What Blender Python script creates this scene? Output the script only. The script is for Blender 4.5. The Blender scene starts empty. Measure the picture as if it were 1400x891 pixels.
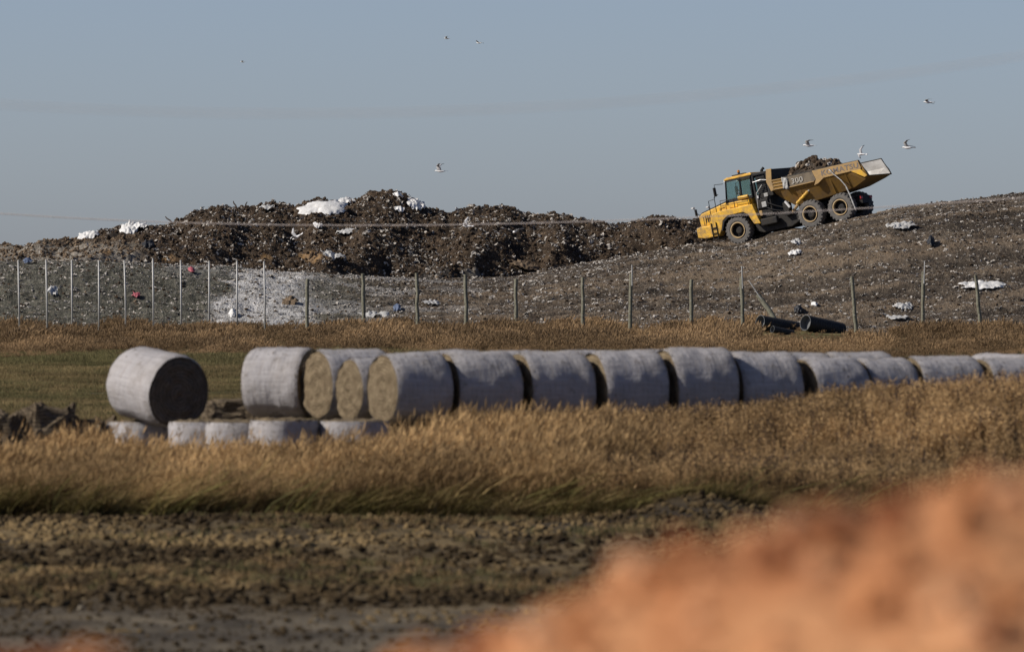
import bpy, bmesh, math, random
import numpy as np
from mathutils import Vector, Matrix, Euler, noise as mnoise

# ------------------------------------------------------------------ camera, sky, sun, exposure
scene = bpy.context.scene
col = scene.collection
F = 300.0 / 36.0 * 1400.0          # focal length in photo pixels (photo is 1400 wide)
CAMZ, YH = 4.0, 350.0              # camera height, horizon row
cam_d = bpy.data.cameras.new('camera')
cam = bpy.data.objects.new('camera', cam_d); col.objects.link(cam)
cam_d.lens = 300.0; cam_d.sensor_width = 36.0
cam_d.clip_start = 0.5; cam_d.clip_end = 9000.0
cam.location = (0, 0, CAMZ)
cam.rotation_euler = (math.pi / 2 - (445.5 - YH) / F, 0, 0)
cam_d.dof.use_dof = True; cam_d.dof.focus_distance = 470.0; cam_d.dof.aperture_fstop = 4.3
scene.camera = cam

SUN_EL = math.radians(33.0)
_s = Vector((-0.975, -0.22, 0)).normalized()
SUN = Vector((_s.x * math.cos(SUN_EL), _s.y * math.cos(SUN_EL), math.sin(SUN_EL)))
world = bpy.data.worlds.new('World'); scene.world = world; world.use_nodes = True
wn = world.node_tree; wn.nodes.clear()
wo = wn.nodes.new('ShaderNodeOutputWorld'); wb = wn.nodes.new('ShaderNodeBackground')
sky = wn.nodes.new('ShaderNodeTexSky'); sky.sky_type = 'NISHITA'; sky.sun_disc = False
sky.sun_elevation = SUN_EL; sky.sun_rotation = math.atan2(_s.x, _s.y) % (2 * math.pi)
sky.air_density = 0.5; sky.dust_density = 0.7; sky.ozone_density = 3.0; sky.altitude = 250
tint = wn.nodes.new('ShaderNodeMix'); tint.data_type = 'RGBA'; tint.blend_type = 'MULTIPLY'
tint.inputs[0].default_value = 1.0; tint.inputs[7].default_value = (1.0, 0.885, 0.865, 1)
wn.links.new(sky.outputs[0], tint.inputs[6]); wn.links.new(tint.outputs[2], wb.inputs[0])
wb.inputs[1].default_value = 0.102
wn.links.new(wb.outputs[0], wo.inputs[0])
sun_d = bpy.data.lights.new('sun', 'SUN'); sun_o = bpy.data.objects.new('sun', sun_d); col.objects.link(sun_o)
sun_d.energy = 5.0; sun_d.angle = math.radians(0.55); sun_d.color = (1.0, 0.93, 0.83)
sun_o.rotation_euler = (-SUN).to_track_quat('-Z', 'Y').to_euler(); sun_o.location = (-60, 60, 80)
vs = scene.view_settings
vs.view_transform = 'Standard'; vs.look = 'None'; vs.gamma = 1.0; vs.exposure = 0.0; vs.use_curve_mapping = False
scene.cycles.use_denoising = True
scene.cycles.max_bounces = 8; scene.cycles.transparent_max_bounces = 12

rng = random.Random(7)
nr = np.random.default_rng(11)
R = math.radians

def P(px, py, d):
    """a point on the photo pixel's ray at ground distance d"""
    return Vector(((px - 700.0) / F * d, d, CAMZ + (YH - py) / F * d))
def PX(px, d): return (px - 700.0) / F * d

# ------------------------------------------------------------------ numpy noise
def _hash(ix, iy, seed):
    h = (ix.astype(np.int64) * 374761393 + iy.astype(np.int64) * 668265263 + seed * 974634777) & 0xFFFFFFFF
    h = ((h ^ (h >> 13)) * 1274126177) & 0xFFFFFFFF
    h = (h ^ (h >> 16)) & 0xFFFFFFFF
    return h / 4294967295.0
def vnoise(x, y, seed=0):
    x = np.asarray(x, float); y = np.asarray(y, float)
    ix, iy = np.floor(x), np.floor(y); fx, fy = x - ix, y - iy
    fx = fx * fx * fx * (fx * (fx * 6 - 15) + 10); fy = fy * fy * fy * (fy * (fy * 6 - 15) + 10)
    a, b = _hash(ix, iy, seed), _hash(ix + 1, iy, seed); c, d = _hash(ix, iy + 1, seed), _hash(ix + 1, iy + 1, seed)
    return (a + (b - a) * fx) * (1 - fy) + (c + (d - c) * fx) * fy
def fbm(x, y, octv=4, seed=0, gain=0.5):
    t, amp, tot = 0.0, 1.0, 0.0
    for o in range(octv):
        t = t + amp * (vnoise(x * 2 ** o + 17.3 * o, y * 2 ** o - 9.1 * o, seed + o * 31) - 0.5); tot += amp; amp *= gain
    return t / tot * 2.0
def sst(a, b, x):
    t = np.clip((np.asarray(x, float) - a) / (b - a), 0, 1); return t * t * (3 - 2 * t)

# ------------------------------------------------------------------ mesh helpers
def tag(o, label=None, cat=None, group=None, kind=None):
    if label: o['label'] = label
    if cat: o['category'] = cat
    if group: o['group'] = group
    if kind: o['kind'] = kind
    return o
def empty(name, loc=(0, 0, 0), rot=(0, 0, 0)):
    o = bpy.data.objects.new(name, None); col.objects.link(o); o.location = loc; o.rotation_euler = rot
    o.empty_display_size = 0.2
    return o
def link(name, me, parent=None, loc=None, rot=None):
    o = bpy.data.objects.new(name, me); col.objects.link(o)
    if parent: o.parent = parent
    if loc is not None: o.location = loc
    if rot is not None: o.rotation_euler = rot
    return o
class MB:
    def __init__(s): s.v = []; s.f = []; s.m = []
    def add(s, vs, fs, mi=0):
        n = len(s.v); s.v.extend([tuple(p) for p in vs])
        for f in fs: s.f.append(tuple(i + n for i in f)); s.m.append(mi)
        return s
    def box(s, x0, x1, y0, y1, z0, z1, mi=0, M=None):
        vs = [Vector((x, y, z)) for x in (x0, x1) for y in (y0, y1) for z in (z0, z1)]
        if M: vs = [M @ v for v in vs]
        return s.add(vs, [(0, 1, 3, 2), (4, 6, 7, 5), (0, 4, 5, 1), (2, 3, 7, 6), (0, 2, 6, 4), (1, 5, 7, 3)], mi)
    def prism(s, poly, y0, y1, mi=0):
        """XZ polygon extruded along Y"""
        n = len(poly)
        vs = [(p[0], y0, p[1]) for p in poly] + [(p[0], y1, p[1]) for p in poly]
        fs = [tuple(range(n)), tuple(range(2 * n - 1, n - 1, -1))]
        fs += [(i, i + n, (i + 1) % n + n, (i + 1) % n) for i in range(n)]
        return s.add(vs, fs, mi)
    def tube(s, pts, r, n=8, mi=0, r2=None, caps=True):
        pts = [Vector(p) for p in pts]; rs = r if isinstance(r, (list, tuple)) else [r + ((r2 if r2 is not None else r) - r) * i / max(1, len(pts) - 1) for i in range(len(pts))]
        vs = []
        for i, p in enumerate(pts):
            t = (pts[min(i + 1, len(pts) - 1)] - pts[max(i - 1, 0)]).normalized()
            a = t.cross(Vector((0, 0, 1)) if abs(t.z) < 0.9 else Vector((1, 0, 0))).normalized(); b = t.cross(a)
            for k in range(n):
                q = 2 * math.pi * k / n
                vs.append(p + (a * math.cos(q) + b * math.sin(q)) * rs[i])
        fs = []
        for i in range(len(pts) - 1):
            for k in range(n):
                k2 = (k + 1) % n
                fs.append((i * n + k, (i + 1) * n + k, (i + 1) * n + k2, i * n + k2))
        if caps:
            fs.append(tuple(range(n))); fs.append(tuple(range(len(pts) * n - 1, (len(pts) - 1) * n - 1, -1)))
        return s.add(vs, fs, mi)
    def lathe_y(s, prof, n=40, mi=0, c=(0, 0, 0)):
        """profile of (radius, y) turned about the Y axis"""
        vs, fs = [], []
        for (r, y) in prof:
            for k in range(n):
                q = 2 * math.pi * k / n
                vs.append((c[0] + r * math.cos(q), c[1] + y, c[2] + r * math.sin(q)))
        for i in range(len(prof) - 1):
            for k in range(n):
                k2 = (k + 1) % n
                fs.append((i * n + k, i * n + k2, (i + 1) * n + k2, (i + 1) * n + k))
        return s.add(vs, fs, mi)
    def mesh(s, name, mats, smooth=False, recalc=True):
        me = bpy.data.meshes.new(name); me.from_pydata(s.v, [], s.f)
        for m in (mats if isinstance(mats, (list, tuple)) else [mats]): me.materials.append(m)
        me.polygons.foreach_set('material_index', s.m)
        if recalc:
            bm = bmesh.new(); bm.from_mesh(me); bmesh.ops.recalc_face_normals(bm, faces=bm.faces); bm.to_mesh(me); bm.free()
        if smooth: me.polygons.foreach_set('use_smooth', [True] * len(me.polygons))
        me.update(); return me
    def build(s, name, mats, parent=None, smooth=False, bevel=0.0, loc=None, rot=None):
        o = link(name, s.mesh(name, mats, smooth), parent, loc, rot)
        if bevel:
            b = o.modifiers.new('bevel', 'BEVEL'); b.width = bevel; b.segments = 2; b.limit_method = 'ANGLE'; b.angle_limit = R(40)
        return o
def grid_mesh(name, X, Y, Z, mats, attrs=None, smooth=True):
    ny, nx = X.shape
    co = np.stack([X, Y, Z], -1).reshape(-1, 3)
    i = np.arange((ny - 1) * (nx - 1)); r, c = i // (nx - 1), i % (nx - 1); a = r * nx + c
    q = np.stack([a, a + 1, a + nx + 1, a + nx], 1)
    me = bpy.data.meshes.new(name)
    me.vertices.add(len(co)); me.vertices.foreach_set('co', co.ravel())
    me.loops.add(q.size); me.loops.foreach_set('vertex_index', q.ravel().astype(np.int32))
    me.polygons.add(len(q)); me.polygons.foreach_set('loop_start', (np.arange(len(q)) * 4).astype(np.int32))
    me.polygons.foreach_set('loop_total', np.full(len(q), 4, np.int32))
    if smooth: me.polygons.foreach_set('use_smooth', np.ones(len(q), bool))
    for m in (mats if isinstance(mats, (list, tuple)) else [mats]): me.materials.append(m)
    for k, v in (attrs or {}).items():
        at = me.attributes.new(k, 'FLOAT', 'POINT'); at.data.foreach_set('value', np.asarray(v, np.float32).ravel())
    me.update(calc_edges=True); return me

# ------------------------------------------------------------------ materials
class NT:
    def __init__(s, name):
        s.m = bpy.data.materials.new(name); s.m.use_nodes = True; s.t = s.m.node_tree; s.t.nodes.clear()
        s.out = s.t.nodes.new('ShaderNodeOutputMaterial')
    def n(s, t, **k):
        o = s.t.nodes.new(t)
        for a, b in k.items(): setattr(o, a, b)
        return o
    def L(s, a, b): s.t.links.new(a, b)
    def setin(s, sock, v):
        if hasattr(v, 'is_linked'): s.L(v, sock)
        elif isinstance(v, (tuple, list)) and len(v) == 3 and sock.type == 'RGBA': sock.default_value = (*v, 1)
        else: sock.default_value = v
    def coord(s, scale=(1, 1, 1), kind='Object'):
        tc = s.n('ShaderNodeTexCoord'); mp = s.n('ShaderNodeMapping'); mp.inputs['Scale'].default_value = scale
        s.L(tc.outputs[kind], mp.inputs[0]); return mp.outputs[0]
    def wpos(s, scale=(1, 1, 1)):
        g = s.n('ShaderNodeNewGeometry'); mp = s.n('ShaderNodeMapping'); mp.inputs['Scale'].default_value = scale
        s.L(g.outputs['Position'], mp.inputs[0]); return mp.outputs[0]
    def noise(s, vec, scale, detail=4, rough=0.6, dist=0.0):
        o = s.n('ShaderNodeTexNoise'); s.L(vec, o.inputs['Vector']); o.inputs['Scale'].default_value = scale
        o.inputs['Detail'].default_value = detail; o.inputs['Roughness'].default_value = rough; o.inputs['Distortion'].default_value = dist
        return o.outputs[0]
    def voro(s, vec, scale, out='Distance', feature='F1'):
        o = s.n('ShaderNodeTexVoronoi'); o.feature = feature; s.L(vec, o.inputs['Vector']); o.inputs['Scale'].default_value = scale
        return o.outputs[out]
    def ramp(s, x, stops):
        r = s.n('ShaderNodeValToRGB'); s.L(x, r.inputs[0]); e = r.color_ramp.elements
        while len(e) < len(stops): e.new(0.5)
        for el, (p, c) in zip(e, stops):
            el.position = p; el.color = (c, c, c, 1) if not isinstance(c, (tuple, list)) else (*c, 1)
        return r.outputs[0]
    def mix(s, f, a, b, mode='MIX'):
        o = s.n('ShaderNodeMix'); o.data_type = 'RGBA'; o.blend_type = mode
        s.setin(o.inputs[0], f); s.setin(o.inputs[6], a); s.setin(o.inputs[7], b); return o.outputs[2]
    def math(s, op, a, b=0.5):
        o = s.n('ShaderNodeMath'); o.operation = op; s.setin(o.inputs[0], a); s.setin(o.inputs[1], b); return o.outputs[0]
    def attr(s, name):
        o = s.n('ShaderNodeAttribute'); o.attribute_name = name; return o.outputs['Fac']
    def bump(s, h, st=0.5, dist=0.05):
        b = s.n('ShaderNodeBump'); b.inputs['Strength'].default_value = st; b.inputs['Distance'].default_value = dist; s.L(h, b.inputs['Height']); return b.outputs[0]
    def bsdf(s, color, rough=0.8, metal=0.0, normal=None, spec=0.3):
        b = s.n('ShaderNodeBsdfPrincipled'); s.setin(b.inputs['Base Color'], color); s.setin(b.inputs['Roughness'], rough)
        b.inputs['Metallic'].default_value = metal; b.inputs['Specular IOR Level'].default_value = spec
        if normal is not None: s.L(normal, b.inputs['Normal'])
        return b.outputs[0]
    def done(s, sh): s.L(sh, s.out.inputs[0]); return s.m

def m_plain(name, c, rough=0.6, metal=0.0, dirt=None, dscale=3.0, amt=0.5, spec=0.3, mud=None):
    t = NT(name); v = t.coord()
    n1 = t.noise(v, dscale, 5, 0.65)
    dirt = dirt or tuple(x * 0.6 for x in c)
    f = t.ramp(n1, [(0.42, 0.0), (0.72, amt)])
    cc = t.mix(f, c, dirt)
    if mud:
        sp = t.n('ShaderNodeSeparateXYZ'); t.L(t.coord(), sp.inputs[0])
        k = t.math('MULTIPLY', t.ramp(t.math('MULTIPLY', sp.outputs['Z'], 0.25), [(0.18, 1.0), (0.55, 0.25)]), t.ramp(t.noise(v, 4.5, 6, 0.75), [(0.42, 0.0), (0.60, 0.9)]))
        cc = t.mix(k, cc, mud)
    return t.done(t.bsdf(cc, t.ramp(n1, [(0.3, rough), (0.8, min(1, rough + 0.25))]), metal, t.bump(t.noise(v, dscale * 6, 3), 0.15, 0.02), spec))

def m_ground():
    t = NT('ground_soil'); w = t.wpos()
    big = t.noise(w, 0.35, 5, 0.6); mid = t.noise(t.wpos((0.75, 0.32, 1)), 1.5, 5, 0.65); fine = t.noise(w, 14, 4, 0.7)
    lng = t.noise(t.wpos((0.28, 0.20, 1)), 1.2, 5, 0.7)
    soil = t.mix(t.ramp(mid, [(0.38, 0), (0.62, 1)]), (0.034, 0.025, 0.014), (0.185, 0.135, 0.068))
    soil = t.mix(t.ramp(lng, [(0.40, 0.7), (0.52, 0.0)]), soil, (0.045, 0.034, 0.021))
    soil = t.mix(t.ramp(fine, [(0.4, 0), (0.7, 0.55)]), soil, (0.18, 0.135, 0.075))
    grav = t.mix(t.ramp(mid, [(0.38, 0), (0.62, 1)]), (0.055, 0.046, 0.034), (0.16, 0.135, 0.098))
    grav = t.mix(t.ramp(lng, [(0.42, 0.6), (0.55, 0.0)]), grav, (0.06, 0.05, 0.038))
    grav = t.mix(t.ramp(t.voro(w, 9), [(0.1, 0.35), (0.3, 0.0)]), grav, (0.20, 0.175, 0.135))
    past = t.mix(t.ramp(big, [(0.4, 0), (0.62, 1)]), (0.09, 0.085, 0.036), (0.20, 0.155, 0.075))
    c = t.mix(t.attr('gravel'), soil, grav)
    c = t.mix(t.attr('pasture'), c, past)
    c = t.mix(t.attr('dark'), c, (0.032, 0.026, 0.02))
    return t.done(t.bsdf(c, 0.95, 0, t.bump(t.math('ADD', mid, fine), 0.6, 0.06), 0.1))
def m_hill():
    t = NT('landfill_soil'); w = t.wpos()
    streak = t.noise(t.wpos((0.35, 0.5, 1.0)), 1.3, 5, 0.65); mid = t.noise(t.wpos((1, 0.35, 1)), 2.2, 6, 0.7); fine = t.noise(t.wpos((1, 0.2, 1)), 7, 4, 0.75)
    c = t.mix(t.ramp(streak, [(0.36, 0), (0.64, 1)]), (0.042, 0.034, 0.027), (0.125, 0.10, 0.075))
    c = t.mix(t.ramp(mid, [(0.5, 0), (0.75, 0.8)]), c, (0.18, 0.14, 0.10))
    c = t.mix(t.ramp(t.attr('band'), [(0.25, 0.75), (0.5, 0.0)]), c, (0.042, 0.034, 0.027))
    c = t.mix(t.ramp(t.attr('band'), [(0.55, 0.0), (0.85, 0.7)]), c, (0.17, 0.128, 0.088))
    gr = t.mix(t.ramp(mid, [(0.35, 0), (0.65, 1)]), (0.045, 0.045, 0.036), (0.14, 0.136, 0.11))
    c = t.mix(t.attr('grey'), c, gr)
    ash = t.mix(t.ramp(mid, [(0.35, 0), (0.65, 1)]), (0.30, 0.295, 0.285), (0.66, 0.65, 0.64))
    am = t.math('MULTIPLY', t.attr('ash'), t.ramp(streak, [(0.3, 0.45), (0.5, 1.0)]))
    c = t.mix(am, c, ash)
    c = t.mix(t.ramp(fine, [(0.28, 0.75), (0.42, 0.0)]), c, (0.025, 0.021, 0.018))
    c = t.mix(t.math('MULTIPLY', t.ramp(t.voro(w, 5.5), [(0.07, 1.0), (0.14, 0.0)]), t.ramp(t.noise(w, 0.7, 3), [(0.40, 0.0), (0.65, 0.7)])), c, (0.36, 0.32, 0.27))
    grit = t.noise(t.wpos((1, 0.16, 1)), 6.0, 3, 0.8)
    c = t.mix(t.ramp(grit, [(0.57, 0.0), (0.67, 0.8)]), c, (0.28, 0.235, 0.18))
    c = t.mix(t.ramp(grit, [(0.30, 0.8), (0.42, 0.0)]), c, (0.025, 0.02, 0.017))
    return t.done(t.bsdf(c, 0.95, 0, t.bump(t.math('ADD', mid, t.math('ADD', fine, grit)), 0.9, 0.12), 0.1))
def m_heap():
    t = NT('heap_waste_soil'); w = t.wpos()
    mid = t.noise(w, 1.1, 6, 0.7); fine = t.noise(w, 6.5, 5, 0.75)
    c = t.mix(t.ramp(mid, [(0.36, 0), (0.66, 1)]), (0.022, 0.016, 0.012), (0.072, 0.050, 0.032))
    c = t.mix(t.ramp(fine, [(0.5, 0), (0.72, 0.75)]), c, (0.15, 0.105, 0.068))
    g = t.mix(t.ramp(fine, [(0.35, 0), (0.65, 1)]), (0.14, 0.125, 0.105), (0.34, 0.31, 0.265))
    c = t.mix(t.attr('grey'), c, g)
    tn = t.mix(t.ramp(mid, [(0.4, 0), (0.6, 1)]), (0.30, 0.18, 0.075), (0.22, 0.15, 0.09))
    c = t.mix(t.attr('tan'), c, tn)
    c = t.mix(t.ramp(t.voro(w, 7.0), [(0.06, 0.8), (0.12, 0.0)]), c, (0.30, 0.25, 0.19))
    grit = t.noise(w, 5.5, 3, 0.85)
    c = t.mix(t.ramp(grit, [(0.58, 0.0), (0.66, 0.85)]), c, (0.27, 0.20, 0.135))
    c = t.mix(t.ramp(t.noise(w, 0.28, 4, 0.65, 0.6), [(0.56, 0.0), (0.63, 0.8)]), c, (0.014, 0.013, 0.013))
    return t.done(t.bsdf(c, 0.92, 0, t.bump(t.math('ADD', mid, fine), 0.9, 0.14), 0.15))
def m_mound():
    t = NT('orange_clay'); w = t.wpos()
    mid = t.noise(w, 7.0, 5, 0.6); fine = t.noise(w, 30, 4, 0.65)
    c = t.mix(t.ramp(mid, [(0.36, 0), (0.62, 1)]), (0.42, 0.185, 0.08), (0.54, 0.275, 0.135))
    c = t.mix(t.ramp(fine, [(0.48, 0), (0.7, 0.5)]), c, (0.58, 0.33, 0.18))
    c = t.mix(t.ramp(t.noise(w, 3.2, 4, 0.6), [(0.46, 0), (0.64, 0.7)]), c, (0.33, 0.125, 0.052))
    return t.done(t.bsdf(c, 0.95, 0, t.bump(t.math('ADD', mid, fine), 0.6, 0.02), 0.1))
def m_blade(name, base, tip, var=0.55, trans=0.25):
    t = NT(name); a = t.math('POWER', t.attr('t'), 1.8)  # keeps blades dark low down, painting the shade inside the grass
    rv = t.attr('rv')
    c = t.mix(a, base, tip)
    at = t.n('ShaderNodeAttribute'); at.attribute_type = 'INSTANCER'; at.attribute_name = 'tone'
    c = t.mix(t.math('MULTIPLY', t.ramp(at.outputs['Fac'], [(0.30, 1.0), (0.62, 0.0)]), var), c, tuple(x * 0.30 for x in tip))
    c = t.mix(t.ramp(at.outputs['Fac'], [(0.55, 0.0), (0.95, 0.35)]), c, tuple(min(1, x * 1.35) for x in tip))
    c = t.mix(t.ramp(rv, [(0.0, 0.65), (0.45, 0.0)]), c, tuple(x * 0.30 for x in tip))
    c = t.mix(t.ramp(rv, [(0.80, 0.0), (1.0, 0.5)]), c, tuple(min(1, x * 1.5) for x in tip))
    d = t.bsdf(c, 0.75, 0, None, 0.15)
    tr = t.n('ShaderNodeBsdfTranslucent'); t.setin(tr.inputs[0], c)
    mx = t.n('ShaderNodeMixShader'); mx.inputs[0].default_value = trans; t.L(d, mx.inputs[1]); t.L(tr.outputs[0], mx.inputs[2])
    return t.done(mx.outputs[0])
def m_wrap():
    t = NT('net_wrap'); v = t.coord()
    oi = t.n('ShaderNodeObjectInfo')
    st = t.noise(t.coord((1.0, 14, 14)), 1.1, 5, 0.7); sp = t.noise(v, 7, 4, 0.6); lg = t.noise(v, 1.6, 3, 0.6)
    band = t.noise(t.coord((26, 0.6, 0.6)), 1.0, 3, 0.6)
    c = t.mix(t.ramp(st, [(0.3, 0), (0.7, 1)]), (0.235, 0.225, 0.23), (0.41, 0.395, 0.405))
    c = t.mix(t.ramp(band, [(0.4, 0.0), (0.7, 0.35)]), c, (0.45, 0.435, 0.445))
    c = t.mix(t.ramp(lg, [(0.45, 0), (0.75, 0.5)]), c, (0.25, 0.225, 0.20))
    c = t.mix(t.ramp(sp, [(0.60, 0), (0.69, 0.8)]), c, (0.10, 0.085, 0.068))
    c = t.mix(t.ramp(t.noise(t.coord((3.0, 1.0, 1.0)), 2.6, 5, 0.7, 0.8), [(0.50, 0), (0.68, 0.5)]), c, (0.20, 0.175, 0.155))
    c = t.mix(t.math('MULTIPLY', oi.outputs['Random'], 0.25), c, (0.24, 0.225, 0.215))
    return t.done(t.bsdf(c, 0.8, 0, t.bump(t.math('ADD', t.math('ADD', st, sp), t.noise(t.coord((5, 1.5, 1.5)), 2.2, 4, 0.6)), 0.45, 0.035), 0.25))
def m_straw(name, a, b, dark):
    t = NT(name); v = t.coord()
    n1 = t.noise(v, 5, 5, 0.7); n2 = t.noise(t.coord((1, 6, 1.5)), 8, 5, 0.75); n3 = t.noise(v, 26, 3, 0.8)
    c = t.mix(t.ramp(n1, [(0.35, 0), (0.65, 1)]), a, b)
    c = t.mix(t.ramp(n2, [(0.55, 0), (0.75, 0.7)]), c, tuple(min(1, x * 1.5) for x in b))
    wv = t.n('ShaderNodeTexWave'); wv.wave_type = 'RINGS'; wv.rings_direction = 'X'; wv.inputs['Scale'].default_value = 5.5; wv.inputs['Distortion'].default_value = 5.0; wv.inputs['Detail'].default_value = 3.0; t.L(v, wv.inputs['Vector'])
    c = t.mix(t.ramp(wv.outputs['Fac'], [(0.15, 0.6), (0.55, 0.0)]), c, tuple(x * 0.55 for x in a))
    c = t.mix(t.ramp(n3, [(0.3, 0.85), (0.48, 0)]), c, dark)
    return t.done(t.bsdf(c, 0.9, 0, t.bump(t.math('ADD', n2, n3), 0.8, 0.04), 0.1))
def m_sheet(name, c, c2):
    t = NT(name); v = t.coord(); n1 = t.noise(v, 3.5, 5, 0.65)
    cc = t.mix(t.ramp(n1, [(0.4, 0), (0.7, 0.6)]), c, c2)
    return t.done(t.bsdf(cc, 0.55, 0, t.bump(t.noise(v, 5, 4), 0.5, 0.08), 0.4))
def m_toned(name, lo, hi):
    t = NT(name); at = t.n('ShaderNodeAttribute'); at.attribute_type = 'INSTANCER'; at.attribute_name = 'tone'
    c = t.mix(t.ramp(at.outputs['Fac'], [(0.30, 0.0), (0.75, 1.0)]), lo, hi)
    c = t.mix(t.ramp(t.noise(t.coord(), 3.0, 4, 0.7), [(0.4, 0.0), (0.7, 0.5)]), c, tuple(x * 0.5 for x in lo))
    return t.done(t.bsdf(c, 0.95, 0, None, 0.1))
def m_glass():
    t = NT('cab_glass'); tr = t.n('ShaderNodeBsdfTransparent'); tr.inputs[0].default_value = (0.68, 0.82, 0.82, 1)
    g = t.n('ShaderNodeBsdfGlossy'); g.inputs[0].default_value = (0.9, 0.95, 1, 1); g.inputs[1].default_value = 0.06
    mx = t.n('ShaderNodeMixShader'); mx.inputs[0].default_value = 0.16; t.L(tr.outputs[0], mx.inputs[1]); t.L(g.outputs[0], mx.inputs[2])
    return t.done(mx.outputs[0])

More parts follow.
